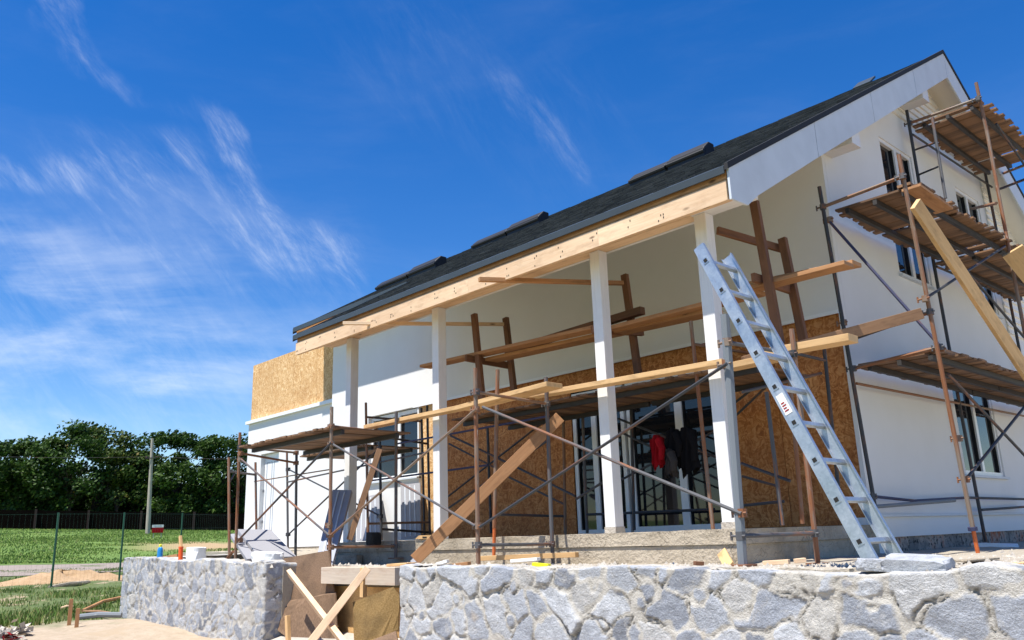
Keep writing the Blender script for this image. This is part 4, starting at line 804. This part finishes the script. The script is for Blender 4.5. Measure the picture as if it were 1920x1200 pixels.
# ================================================================== LADDER
ly=-1.80; ry=-1.43; T0=at(1309,462,'y',ly); T1=at(1634,1056,'y',ly)
lad=thing('ladder','silver aluminium ladder leaning in front of the near column','ladder',T1)
ax_=(T0-T1).normalized(); nx_=Vector((ax_.z,0,-ax_.x))
for y in (ly,ry):
    mb=MB(); off=Vector((0,y-ly,0)); a,b=T1+off,T0+off
    # channel stile: web facing out, flanges inward
    s_=1 if y==ly else -1
    mb.beam(a,b,.004,.085,(nx_.x,0,nx_.z)); 
    for k in (-1,1): mb.beam(a+nx_*.0405*k+Vector((0,s_*.014,0)),b+nx_*.0405*k+Vector((0,s_*.014,0)),.024,.004,(nx_.x,0,nx_.z))
    st=mb.build('stile',M['galv'],lad)
    for k in range(13):
        q=a+ax_*(.13+.262*k)
        if (q-a).length>(b-a).length-.05: break
        m2=MB(); e=Vector((0,-.004 if y==ly else .004,0)); m2.beam(q+e-Vector((0,.002,0)),q+e+Vector((0,.002,0)),.044,.044,(ax_.x,0,ax_.z)); m2.build('rung_socket',M['galv'],st)
        m2=MB(); m2.beam(q+e*1.6-Vector((0,.002,0)),q+e*1.6+Vector((0,.002,0)),.026,.026,(ax_.x,0,ax_.z)); m2.build('rung_hole',M['room'],st)
for k in range(13):
    q=T1+ax_*(.13+.262*k)
    if (q-T1).length>(T0-T1).length-.05: break
    mb=MB(); mb.beam(q+Vector((0,.003,0)),q+Vector((0,ry-ly-.003,0)),.03,.03,(ax_.x,0,ax_.z)); mb.build('rung',M['galv'],lad,bevel=.004)
q=T1+ax_*1.05; mb=MB(); mb.slab([q+ax_*.07-nx_*.026+Vector((0,-.0045,0)),q+ax_*.07+nx_*.026+Vector((0,-.0045,0)),q-ax_*.07+nx_*.026+Vector((0,-.0045,0)),q-ax_*.07-nx_*.026+Vector((0,-.0045,0))],(0,-1,0),.001); lb=mb.build('sticker',M['foamw'],lad)
mb=MB()
for k in range(4): c=q+ax_*(-.045+.018*k)+Vector((0,-.0062,0)); mb.slab([c+ax_*.004-nx_*.018,c+ax_*.004+nx_*(.012-.006*(k%2)),c-ax_*.004+nx_*(.012-.006*(k%2)),c-ax_*.004-nx_*.018],(0,-1,0),.0008)
mb.build('sticker_print',M['red'],lb)
# ================================================================== GAP WITH SHUTTERING
def quad(name,label,cat,pts,th,m,group=None,nrm=None):
    P=[at(*p) for p in pts]; n_=(P[1]-P[0]).cross(P[2]-P[0]).normalized()
    if n_.dot(CAM-P[0])<0: n_=-n_
    mb=MB(); mb.slab(P,n_,th); return tag(mb.build(name,M[m]),label,cat,group)
def rough_poly(pts,seed,amp=3,n=6,skip=()):
    rs=np.random.RandomState(seed); out=[]
    for i,p in enumerate(pts):
        q=pts[(i+1)%len(pts)]; out.append(p)
        if i in skip: continue
        for k in range(1,n): t=k/n; out.append((p[0]+(q[0]-p[0])*t+rs.uniform(-amp,amp)*.5,p[1]+(q[1]-p[1])*t+rs.uniform(-amp,amp)*.5,p[2],p[3]+(q[3]-p[3])*t))
    return out
board('lintel_timber','thick pale formwork timber lying across the top of the gap in the stone wall','formwork beam',at(617,1078,'y',-1.62),at(756,1080,'y',-1.62),.20,.17,'pale')
quad('shutter_board','tall orange shuttering sheet at the back of the gap under the thick pale timber','board',[(600,1098,'y',-1.53),(750,1102,'y',-1.53),(752,1205,'y',-1.53),(600,1205,'y',-1.53)],.02,'shutter')
quad('shutter_board','brown chipboard sheet standing highest in the gap, behind the crossed battens','board',rough_poly([(532,1047,'y',-1.62),(615,1032,'y',-1.60),(627,1113,'y',-1.66),(539,1127,'y',-1.70)],3,2,5,(0,)),.018,'flake')
quad('shutter_board','broken brown chipboard sheet low in the gap next to the left wall end','board',rough_poly([(529,1130,'y',-1.72),(629,1113,'y',-1.68),(632,1200,'y',-1.72),(560,1210,'y',-1.80),(521,1182,'y',-1.84),(518,1150,'y',-1.80)],4,3,4,(1,)),.018,'flake')
quad('shutter_board','olive brown sheet leaning against the left end of the long stone wall','board',rough_poly([(661,1129,'y',-1.98),(738,1100,'y',-1.72),(749,1117,'y',-1.70),(747,1180,'y',-1.74),(700,1205,'y',-1.95),(664,1205,'y',-2.02)],5,1.5,4,(0,)),.018,'flakey')
quad('shutter_board','corner of a brown sheet lying at the bottom of the gap','board',[(700,1199,'y',-2.0),(742,1183,'y',-1.9),(748,1215,'y',-2.05),(690,1225,'y',-2.15)],.02,'flake')
G='crossed battens in the gap of the stone wall'
board('batten','pale batten falling from upper left to lower right in the gap','batten',at(543,1074,'y',-1.95),at(650,1212,'y',-2.22),.05,.09,'spruce',G,up=(.6,-.5,.6))
board('batten','pale batten rising to the right across the other one in the gap','batten',at(575,1214,'y',-2.42),at(689,1066,'y',-1.82),.05,.075,'spruce',G,up=(-.5,-.6,.6))
board('stake','short upright orange stake behind the rising batten','stake',at(681,1120,'y',-1.72),at(682,1064,'y',-1.72),.06,.05,'yellow',up=(0,1,0))
board('stake','upright yellow stake at the foot of the left wall end','stake',at(541,1215,'y',-2.15),at(539,1154,'y',-2.15),.05,.04,'yellow',up=(0,1,0))
mb=MB(); mb.hexa([(-4.95,-2.35,-1.4),(-2.5,-2.35,-1.4),(-2.5,-1.55,-1.4),(-4.95,-1.55,-1.4),(-4.95,-2.35,-1.12),(-2.5,-2.35,-1.10),(-2.5,-1.55,-.93),(-4.95,-1.55,-.93)]); tag(mb.build('ramp_slab',M['conc'],None),'pale concrete ramp at the bottom of the gap','ramp')
# ================================================================== THINGS ON THE LEFT WALL AND TERRACE
def lathe(prof_,n=20,sx=1,sy=1):
    mb=MB()
    for (r0_,z0),(r1,z1) in zip(prof_[:-1],prof_[1:]):
        for k in range(n):
            a,b=2*math.pi*k/n,2*math.pi*(k+1)/n; q=lambda r,t,z:(r*math.cos(t)*sx,r*math.sin(t)*sy,z)
            mb.face([q(r0_,a,z0),q(r0_,b,z0),q(r1,b,z1),q(r1,a,z1)],None,True)
    return mb
def put(mb,name,m,parent,loc,rot=(0,0,0)):
    mt_=Matrix.Translation(Vector(loc))@Matrix.Rotation(rot[2],4,'Z')@Matrix.Rotation(rot[1],4,'Y')@Matrix.Rotation(rot[0],4,'X'); mb.v=[tuple(mt_@Vector(v)) for v in mb.v]; return mb.build(name,M[m],parent)
bz=at(299,1052,'y',-1.86); sc=(at(299,1020,'y',-1.86).z-bz.z)
b_=thing('plastic_bottle','blue plastic bottle with a yellow cap on the left stone wall','bottle',bz); k=sc/.30
put(lathe([(0,0),(.062*k,0),(.066*k,.01*k),(.066*k,.19*k),(.058*k,.225*k),(.022*k,.25*k),(0,.25*k)],20,1,.7),'bottle_body','bluep',b_,bz); put(lathe([(0,.245*k),(.024*k,.245*k),(.024*k,.285*k),(.008*k,.30*k),(0,.30*k)]),'cap','yellowp',b_,bz)
bz=at(338,1054,'y',-1.88); k=(at(338,1025,'y',-1.88).z-bz.z)
b_=thing('orange_holder','orange plastic sleeve with a wooden handle sticking out, on the left stone wall','tool sleeve',bz)
put(lathe([(0,0),(.045*k/.28*.9,0),(.04*k/.28,.9*k),(.045*k/.28,.92*k),(.045*k/.28,k),(0,k)]),'sleeve','orangep',b_,bz,(0,-.04,0)); mb=MB(); mb.beam(bz+Vector((0,0,k*.9)),at(338,1005,'y',-1.88),.05,.03,(0,1,0)); mb.build('handle',M['yellow'],b_)
rock('foam_block',at(365,1046,'y',-1.85)+Vector((0,.02,.03)),.125,.10,.12,M['foamw'],'white foam block on the left stone wall','foam block',21,.2)
mb=MB(); mb.beam(at(306,1050,'y',-1.70),at(336,1045,'y',-1.70),.06,.10); tag(mb.build('wood_offcut',M['plank2']),'flat brown wood offcut between the blue bottle and the orange sleeve','offcut')
# insulation sheets
FG='leaning grey insulation boards'
def sheet(label,A,B,C,Dd,th,m='foam'):
    P=[at(*q) for q in (A,B,C,Dd)]; n_=(P[1]-P[0]).cross(P[3]-P[0]).normalized(); n_=n_ if n_.z>0 else -n_
    mb=MB(); mb.slab(P,n_,th); return tag(mb.build('insulation_board',M[m],bevel=.004),label,'insulation board',FG)
sheet('large smooth grey insulation board lying tilted left of the wall gap',(446,992,'y',-1.0),(508,993,'y',-.5),(556,1043,'y',-.95),(487,1045,'y',-1.45),.12)
sheet('thin grey insulation board poking out left of the larger tilted one',(431,1001,'y',-1.15),(445,1000,'y',-1.05),(482,1046,'y',-1.5),(463,1048,'y',-1.62),.05)
rock('foam_block',at(495,1052,'y',-1.75)+Vector((0,.05,.02)),.26,.12,.09,M['foamw'],'crumpled white sheet at the foot of the tilted grey boards','foam block',31,.0)
mb=MB(); mb.tube([at(420,1052,'y',-1.6)+Vector((0,0,-.02)),at(436,1052,'y',-1.6)+Vector((0,0,.12))],.02); tag(mb.build('stub_post',M['dark']),'short dark wooden stub at the foot of the leftmost poles','stub post')
# grooved wall panels
def grooved(label,A,B,C,Dd,mm,n=3,th=.03,grp='grooved grey wall panels'):
    P=[at(*q) for q in (A,B,C,Dd)]; nn=(P[1]-P[0]).cross(P[3]-P[0]).normalized(); nn=nn if nn.dot(CAM-P[0])>0 else -nn
    T=thing('wall_panel',label,'wall panel',P[3],grp); mb=MB(); mb.slab(P,nn,th); mb.build('sheet',M[mm],T)
    mb=MB()
    for i in range(n):
        t_=(i+1)/(n+1); a=P[0].lerp(P[1],t_)+nn*.006; b=P[3].lerp(P[2],t_)+nn*.006; mb.beam(a.lerp(b,.04),a.lerp(b,.96),.018,.012,nn)
    mb.build('rib',M['barge'],T)
grooved('blue grey ribbed panel leaning in front of the first porch column',(624,918,'y',-.25),(659,919,'y',-.12),(622,1062,'y',-1.0),(595,1040,'y',-1.0),'panelgrey',2,.05)
grooved('pale ribbed panel leaning under the porch window, behind the dark poles',(672,935,'y',2.3),(712,925,'y',2.3),(714,1014,'y',2.0),(668,1014,'y',2.0),'foam',4,.02)
grooved('pale ribbed panel leaning right below the window sill, beside the raw wood strip',(751,909,'y',2.3),(787,905,'y',2.3),(789,1008,'y',2.0),(752,1011,'y',2.0),'foam',3,.02)
# small things along the slab edge
o=rock('rubble_bucket',at(700,1010,'y',-.3),.09,.08,.09,M['rubber'],'small black rubber bucket on the slab edge under the porch window','bucket',41)
lv=thing('spirit_level','orange wooden float board with hand slots on the slab edge','float board',at(805,1008,'y',-.12)); mb=MB(); mb.slab([at(778,1011,'y',-.17),at(785,1004,'y',-.17),at(826,1003,'y',-.17),at(829,1010,'y',-.17)],(0,-1,0),.05); mb.build('board',M['yellow'],lv)
mb=MB(); 
for a,b in ((792,800),(806,814)): mb.slab([at(a,1009.2,'y',-.172),at(a,1006,'y',-.172),at(b,1006,'y',-.172),at(b,1009,'y',-.172)],(0,-1,0),.003)
mb.build('hand_slot',M['room'],lv)
board('plank','yellow batten lying low along the slab between two scaffold poles','batten',at(902,1047,'y',-.55),at(1082,1040,'y',-.30),.07,.05,'yellow')
board('board_offcut','flat board lying at the foot of the long leaning board','offcut',at(738,1059,'y',-1.45),at(775,1057,'y',-1.35),.3,.025,'yellow')
quad('glass_sheet','pale translucent sheet tucked behind the foot of the long leaning board','sheet',[(765,1056,'y',-1.0),(800,1022,'y',-.5),(815,1025,'y',-.45),(785,1058,'y',-.9)],.008,'foam')
board('offcut','wedge shaped offcut leaning on the slab front below the near column','offcut',at(1353,1035,'y',-.25),at(1368,1062,'y',-.5),.09,.02,'yellow',up=(.3,-1,.2))
board('offcut','yellow sawn block end on the terrace at the right edge','offcut',at(1880,1067,'y',-1.5),at(1960,1061,'y',-1.2),.08,.055,'yellow')
for i,(px,py,px2,py2,y,m,lab) in enumerate(((850,1060,880,1056,-1.55,'plank2','brown splinter board left of the front pole foot'),(960,1052,1010,1048,-1.0,'foamw','white foam strip behind the pole foot'),(1000,1058,1030,1061,-1.5,'yellowp','crumpled yellow glove between two pole feet'),(1302,1056,1318,1057,-1.4,'dark','short rusty bolt on the wall top before the slab'),(1432,1056,1480,1053,-1.3,'spruce','thin pale strip near the tube foot behind the ladder'),(1490,1052,1510,1050,-1.1,'spruce','small wood chip beside the ladder foot'),(820,1058,840,1052,-1.5,'foamw','torn white paper at the foot of the leaning board'))):
    board('scrap',lab,'scrap',at(px,py,'y',y),at(px2,py2,'y',y+.05),.06,.03,m)
board('scrap','grey slate sliver lying on the sand behind the second rusty pole','scrap',at(1798,1052,'y',-1.0),at(1860,1047,'y',-.6),.10,.012,'slabc')
board('scrap','dark broken slate on the sand at the right, nearest the wall top','scrap',at(1745,1061,'y',-1.5),at(1790,1057,'y',-1.3),.08,.012,'slabc')
rock('foam_block',at(1865,1026,'x',.5),.25,.16,.05,M['foamw'],'pale broken foam sheet at the foot of the gable wall','foam sheet',61,.4)
# crumbs of mortar and chips
v=[];f=[]
for i in range(5200):
    x=random.uniform(-9.4,3.6); y=-1.95+abs(random.gauss(0,.55 if x<.8 else 1.5)); 
    if -5<x<-2.4 and y<-1.5: continue
    z=tz(x,y)+(.0); s_=random.uniform(.004,.02)*(1 if random.random()<.93 else 2); n=len(v)
    for q in ((1,0,0),(-.6,.8,0),(-.5,-.9,0),(.1,.1,1)): v.append((x+q[0]*s_*random.uniform(.6,1.3),y+q[1]*s_,z+q[2]*s_))
    f+=[(n,n+1,n+3),(n+1,n+2,n+3),(n+2,n,n+3),(n,n+2,n+1)]
tag(mesh_obj('rubble',v,f,M['conc']),'mortar crumbs and stone chips scattered on the terrace edge','rubble',kind='stuff')
# clothes on the brace
def cloth(name,label,m,c,w_,h,th,seed,sl=0):
    rs=np.random.RandomState(seed); nx,nz=14,18; c=Vector(c); T=thing(name,label,'jacket',c)
    v=[];f=[]
    for side in (0,1):
        for i in range(nx+1):
            for j in range(nz+1):
                u=i/nx-.5; t_=j/nz; wz=1-.28*t_*math.cos(3*u+seed)+.1*math.sin(7*t_+seed); fold=.025*math.sin(u*19+seed+t_*3)+.012*math.sin(u*41+2*t_)
                hem=h*(1+.10*math.sin(u*9+seed)+.05*math.sin(u*23))
                yo=(-1 if side==0 else 1)*(th*math.sqrt(max(0,1-(2*u)**2))*(.5+.5*t_))+fold
                v.append((u*w_*wz+sl*t_,yo,-hem*t_+.03*math.cos(u*5)))
    k=(nx+1)*(nz+1)
    for s_ in (0,1):
        for i in range(nx):
            for j in range(nz):
                a=s_*k+i*(nz+1)+j; f.append((a,a+nz+1,a+nz+2,a+1) if s_ else (a,a+1,a+nz+2,a+nz+1))
    mesh_obj('jacket_body',v,f,M[m],T,smooth=True)
    mb=MB(); s0=Vector((w_*.30,-.03,-.03)); pts=[c+s0,c+s0+Vector((.05,-.02,-h*.35)),c+s0+Vector((.03,-.02,-h*.7))]; mb.tube(pts,[.05,.042,.035],10); mb.build('sleeve',M[m],T,smooth=True)
    return T
def pwid(a,b,y): return (at(b,850,'y',y)-at(a,850,'y',y)).length
cloth('red_jacket','bright red jacket hanging from a scaffold pipe before the glazed door','red',at(1232,820,'y',1.05),.15,.33,.05,1,-.02)
cloth('dark_jacket','black jacket hanging beside the red one','black',at(1262,808,'y',1.08),.20,.38,.06,4)
cloth('dark_jacket','bulky black coat hanging rightmost beside the two other jackets','black',at(1287,806,'y',1.1),.24,.46,.07,7)
cloth('brown_sweater','grey brown sleeve of a sweater hanging under the black jacket','greyc',at(1256,845,'y',1.02),.11,.28,.04,9,.0)
# ================================================================== LEFT FIELD
# green mesh fence: posts and wire
wf=thing('wire_fence','thin green wire mesh fence on green posts along the gravel path','wire fence',gpx(228,23)); 
fp=[(-60,20.5),(103,21.6),(228,23.4),(338,25.8),(428,28.4)]; tops=[]
for px,s in fp:
    b=gpx(px,s); ht=1.62 if px>0 else 1.6; tp=b+Vector((0,0,ht)); tops.append((b,tp)); mb=MB(); mb.tube([b-Vector((0,0,.1)),tp],.024,8); mb.build('post',M['greenp'],wf)
mb=MB()
for (b0,t0),(b1,t1) in zip(tops[:-1],tops[1:]):
    L=(b1-b0).length; n=int(L/.12); 
    for i in range(n):
        a=b0.lerp(b1,i/n); c=t0.lerp(t1,i/n); mb.tube([a,c-Vector((0,0,.02))],.0011,3,False)
    for k in range(5): t_=k/4; mb.tube([b0.lerp(t0,.02+.96*t_),b1.lerp(t1,.02+.96*t_)],.0014,3,False)
mb.build('wire_mesh',M['greenp'],wf)
# dark board fence in front of the trees
df=thing('board_fence','long dark brown board fence under the row of trees','fence',gpx(215,63)); mb=MB(); posts=[]
for i in range(-3,28):
    px0,px1=-60+i*20,-60+(i+1)*20
    a=gpx(px0,63); b=gpx(px1,63); h=1.2
    for j in range(8):
        p=a.lerp(b,j/8); q=a.lerp(b,(j+.92)/8); hh=h+random.uniform(-.03,.02); mb.slab([p-Vector((0,0,.2)),q-Vector((0,0,.2)),q+Vector((0,0,hh)),p+Vector((0,0,hh))],-d0,.03)
    if i%5==1: pb=MB(); pb.beam(a-d0*.08-Vector((0,0,.2)),a-d0*.08+Vector((0,0,1.27)),.14,.1,(d0.x,d0.y,0)); posts.append(pb)
mb.build('fence_boards',M['darkfence'],df)
M['fpost']=plain('fence_post_paint',(.03,.012,.009),.8)
for pb in posts: pb.build('fence_post',M['fpost'],df)
# concrete utility pole
b=gpx(275,57); b.z=at(278,1002,'x',b.x).z; ht=(at(288,822,'x',b.x).z-b.z); top=at(288,822,'x',b.x+0.0)
up_=thing('utility_pole','tall leaning concrete utility pole before the trees','utility pole',b); mb=MB(); P0=b-Vector((0,0,.3)); P1=b-(r0*.15)+Vector((0,0,ht)); mb.tube([P0,P1],[.15,.085],10); mb.build('shaft',M['concretepole'],up_)
mb=MB(); c=P0.lerp(P1,.80); mb.beam(c-r0*.35-d0*.1,c+r0*.25-d0*.1,.05,.06); mb.tube([c-r0*.3,c-r0*.3+Vector((0,0,.15))],.035); mb.tube([c+r0*.2,c+r0*.2+Vector((0,0,.15))],.035); mb.build('crossarm',M['pdark'],up_)
mb=MB(); c=P0.lerp(P1,.80)+Vector((0,0,.1)); 
for dz,far in ((.0,-14),(.0,12)):
    e=c+r0*far-d0*2; pts=[c.lerp(e,k/12)+Vector((0,0,-.5*4*(k/12)*(1-k/12)*.4)) for k in range(13)]; mb.tube(pts,.008,4,False)
mb.build('cable',M['pdark'],up_)
# estate sign
b=gpx(293,52); zt,zm,zb_=[at(291,p,'x',b.x).z for p in (984,989,999)]; w2=(at(299.5,990,'x',b.x)-at(283,990,'x',b.x)); hw_=.30
sg=thing('yard_sign','small red and white sign on two short legs near the utility pole','sign',Vector((b.x,b.y,zb_-.3))); c=Vector((b.x,b.y,0))
for a0,a1,m in ((zm,zt,'foamw'),(zb_,zm,'red')):
    mb=MB(); mb.slab([c-r0*hw_+Vector((0,0,a0)),c+r0*hw_+Vector((0,0,a0)),c+r0*hw_+Vector((0,0,a1)),c-r0*hw_+Vector((0,0,a1))],-d0,.02); mb.build('sign_panel',M[m],sg)
mb=MB()
for i in range(7):
    x=-.22+i*.065; mb.slab([c-d0*.004+r0*x+Vector((0,0,zm+(zt-zm)*.35)),c-d0*.004+r0*(x+.04)+Vector((0,0,zm+(zt-zm)*.35)),c-d0*.004+r0*(x+.04)+Vector((0,0,zm+(zt-zm)*.75)),c-d0*.004+r0*x+Vector((0,0,zm+(zt-zm)*.75))],-d0,.004)
mb.build('lettering',M['panelgrey'],sg)
for sx in (-.2,.2): mb=MB(); mb.tube([c+d0*.03+r0*sx+Vector((0,0,zb_-.75)),c+d0*.03+r0*sx+Vector((0,0,zt))],.02,6); mb.build('leg',M['foam'],sg)
# stakes, tubes and litter in the near grass
def st(px0,py0,px1,py1,s,lab,m='dark',w_=.05):
    b=gpx(px0,s); t_=b.copy(); h=(py0-py1)/F*s; board('stake',lab,'stake',b-Vector((0,0,.05)),b+Vector((0,0,h)),w_,.03,m,up=(d0.x,d0.y,0))
st(143,1142,143,1102,13.6,'taller brown wooden stake in the weeds left of the stone wall','plank2',.05); st(157,1145,157,1117,13.3,'shorter brown wooden stake in the weeds left of the stone wall','plank2',.05)
st(414,1048,414,1018,20.,'short reddish stake between the white foam block and the leftmost poles','plank2',.09)
def rod(px0,s0,px1,s1,r,m,lab,cat,dz=.05):
    mb=MB(); mb.tube([gpx(px0,s0,dz),gpx((px0+px1)/2,(s0+s1)/2,dz+.02),gpx(px1,s1,dz)],r); tag(mb.build(cat.replace(' ','_'),M[m]),lab,cat)
rod(155,14.2,238,14.0,.04,'psteel','grey plastic tube lying in the grass by the stone wall end','grey tube',.06)
rod(165,15.2,238,17.2,.03,'plank2','brown branch lying aslant behind the grey tube','branch',.06); rod(168,15.1,222,14.4,.022,'plank','thin grey branch just behind the grey tube','branch',.06); rod(125,15.8,147,15.9,.02,'spruce','pale stick beside the taller stake','stick',.05)
rod(100,21.6,172,22.6,.05,'slabc','long low concrete kerb piece in front of the sand heap','kerb piece',.02)
mb=MB()
for i,(px,s,r) in enumerate(((12,12.4,.16),(22,12.6,.2),(30,12.3,.14),(6,12.2,.15),(40,12.7,.12),(48,12.8,.1))):
    p=gpx(px,s,.03)
    for k in range(26):
        a=Vector((random.gauss(0,1),random.gauss(0,1),random.gauss(0,.5)))*r*.5; b=Vector((random.gauss(0,1),random.gauss(0,1),random.gauss(0,.6)))*.07; c=Vector((random.gauss(0,1),random.gauss(0,1),random.gauss(0,.6)))*.07; a.z=abs(a.z); mb.face([p+a,p+a+b,p+a+b+c,p+a+c])
tag(mb.build('litter',M['conc']),'heap of crumpled white and grey plastic film in the grass at the left edge','plastic litter')
mb=MB(); p=gpx(18,12.2,.06)
for k in range(14):
    a=Vector((random.gauss(0,1),random.gauss(0,1),random.gauss(0,.4)))*.10; b=Vector((random.gauss(0,1),random.gauss(0,1),random.gauss(0,.6)))*.07; c=Vector((random.gauss(0,1),random.gauss(0,1),random.gauss(0,.6)))*.07; mb.face([p+a,p+a+b,p+a+b+c,p+a+c])
tag(mb.build('litter_bag',M['red']),'crumpled red plastic bag in the litter at the left edge','plastic bag')
# bent steel rod with a wire coil at the left edge
rb=thing('steel_rod','grey steel rod with a twisted wire coil on its end at the left edge','steel rod',gpx(-10,9.5)); P=[at(-30,1195,'y',-1.5),at(31,1137,'y',-1.3)]
mb=MB(); mb.tube(P,.016); mb.build('rod',M['psteel'],rb)
mb=MB(); c=P[1]; 
for k in range(3):
    pts=[c+Vector((0,0,.09*k*.7+.02))+r0*(.035*k-.01)+(r0*math.cos(a)*(.075+.015*k)+Vector((0,0,1))*math.sin(a)*.035+d0*math.sin(a)*.05) for a in np.linspace(0,6.6,22)]; mb.tube(pts,.012,6)
mb.build('wire_coil',M['conc'],rb)
# ================================================================== TREES
def leafmat(name,cols):
    t=NT(name,.6); g=t.N('ShaderNodeNewGeometry'); t.col(t.ramp(g.outputs['Random Per Island'],cols)); t.b.inputs['Specular IOR Level'].default_value=.25
    tr=t.N('ShaderNodeBsdfTranslucent'); t.L(t.b.inputs['Base Color'].links[0].from_socket,tr.inputs[0]); mx_=t.N('ShaderNodeMixShader'); mx_.inputs[0].default_value=.22; t.L(t.b.outputs[0],mx_.inputs[1]); t.L(tr.outputs[0],mx_.inputs[2]); t.L(mx_.outputs[0],t.n['Material Output'].inputs[0]); return t.m
ML=[leafmat('leaf_light',[(0,(.018,.045,.006)),(.5,(.038,.082,.011)),(1,(.08,.14,.022))])]; ML=[leafmat('leaf_green',[(0,(.011,.032,.005)),(.5,(.028,.066,.009)),(1,(.058,.11,.016))]),leafmat('leaf_olive',[(0,(.025,.05,.008)),(.5,(.055,.095,.016)),(.92,(.10,.14,.03)),(1,(.18,.14,.03))])]+ML
M['bark']=plain('bark',(.07,.05,.035),.9,bs=8,var=.5)
def tree(px,s,h,rw,label,mi,seed,nl=5200,bare=False,dense=1):
    rs=random.Random(seed); b=gpx(px,s); b.z-=.1; T=thing('broadleaf_tree',label,'tree',b,'row of trees behind the dark fence')
    mb=MB(); tips=[]
    def limb(p,d,l,r,lev):
        q=p+d*l; m_=p.lerp(q,.5)+Vector((rs.uniform(-1,1),rs.uniform(-1,1),0))*l*.06; mb.tube([p,m_,q],[r,r*.8,r*.6],6,False); tips.append((q,lev))
        if lev<3:
            for k in range(4 if lev<2 else 3):
                a=rs.uniform(0,6.28); e=rs.uniform(.35,.95); dd=Vector((math.cos(a)*e,math.sin(a)*e,rs.uniform(.35,1))).normalized(); limb(p.lerp(q,rs.uniform(.55,1)),(dd*.75+d*.4).normalized(),l*rs.uniform(.55,.8),r*.55,lev+1)
    limb(b,Vector((rs.uniform(-.05,.05),rs.uniform(-.05,.05),1)),h*.30,h*.022,0)
    mb.build('trunk',M['bark'],T)
    if bare: return T
    v=[];f=[]; cl=[]
    for k in range(int(34*dense)):
        a=rs.uniform(0,6.28); t_=rs.random()**.8; z=h*(.16+.80*t_); prof_=math.sin(min(1,(1.02-t_)*1.55+.12)*math.pi*.5)**.7; rr=rw*prof_*math.sqrt(rs.random()); cl.append((b+Vector((math.cos(a)*rr,math.sin(a)*rr,z)),rs.uniform(.11,.21)*h*.75))
    cl.append((b+Vector((0,0,h*.93)),.1*h))
    for i in range(nl):
        c,r=cl[int(rs.random()*len(cl))]; d=Vector((rs.gauss(0,1),rs.gauss(0,1),rs.gauss(0,1))).normalized(); q=c+Vector((d.x*r,d.y*r,d.z*r*.72))*(rs.random()**.45)
        if q.z<b.z+.4: continue
        s_=rs.uniform(.055,.13); n1=Vector((rs.gauss(0,1),rs.gauss(0,1),rs.gauss(0,1)+.6)).normalized(); u=n1.orthogonal().normalized()*s_*1.3; w_=n1.cross(u).normalized()*s_*.8; n=len(v)
        q0=q-b; v+=[tuple(q0-u),tuple(q0+w_),tuple(q0+u),tuple(q0-w_)]; f.append((n,n+1,n+2,n+3))
    mesh_obj('crown',v,f,ML[mi],T); return T
TR=[(-55,66,7.6,3.2,'dark green tree at the left edge of the tree row',0),(15,68,7.4,3.0,'dark rounded tree just right of the bare twigs',0),(68,67,8.0,2.7,'dense green tree at the left of the row, over the first green post',2),(120,66,9.0,2.6,'tall green tree right above the first green fence post',0),(165,68,9.3,2.7,'olive tinted tree with some yellow leaves, the tallest of the row',1),(210,67,8.9,2.0,'looser olive tree with sky showing through, left of the utility pole',1),(252,69,7.4,2.2,'small dark tree filling the dip beside the utility pole',0),(292,67,8.9,2.8,'broad green tree right behind the utility pole',2),(345,67,9.0,2.6,'green tree between the utility pole and the house corner',0),(392,66,8.8,2.6,'green tree just left of the scaffold poles',2),(440,67,8.7,2.6,'green tree partly hidden by the white annex corner',0),(500,68,7.5,2.6,'green tree hidden mostly behind the white annex',0)]
for i,(px,s,h,rw,lab,mi) in enumerate(TR): tree(px,s,h*.80,rw,lab,mi,100+i,nl=6500 if i!=5 else 3600,dense=1 if i!=5 else .7)
# dense understory fills the shade under the crowns
for i,px in enumerate(range(-70,500,38)):
    rs=random.Random(900+i); s=70.5; b=gpx(px,s); v=[];f=[]
    h=rs.uniform(2.6,3.8)
    for k in range(2600):
        q=Vector((rs.uniform(-1.25,1.25),rs.gauss(0,.5),h*rs.random()**.8)); s_=rs.uniform(.10,.2); n1=Vector((rs.gauss(0,1),rs.gauss(0,1),rs.gauss(0,1))).normalized(); u=n1.orthogonal().normalized()*s_; w_=n1.cross(u).normalized()*s_; n=len(v); v+=[tuple(q-u),tuple(q+w_),tuple(q+u),tuple(q-w_)]; f.append((n,n+1,n+2,n+3))
    o=mesh_obj('shrub',v,f,ML[0]); o.location=b; o.rotation_euler=(0,0,math.atan2(r0.y,r0.x)); tag(o,'dark shrub in the shade behind the board fence, under the tree row','shrub','shrubs under the tree row')
tree(12,73,8.4,1.0,'bare leafless treetop showing above the trees at the left edge',0,55,bare=True)
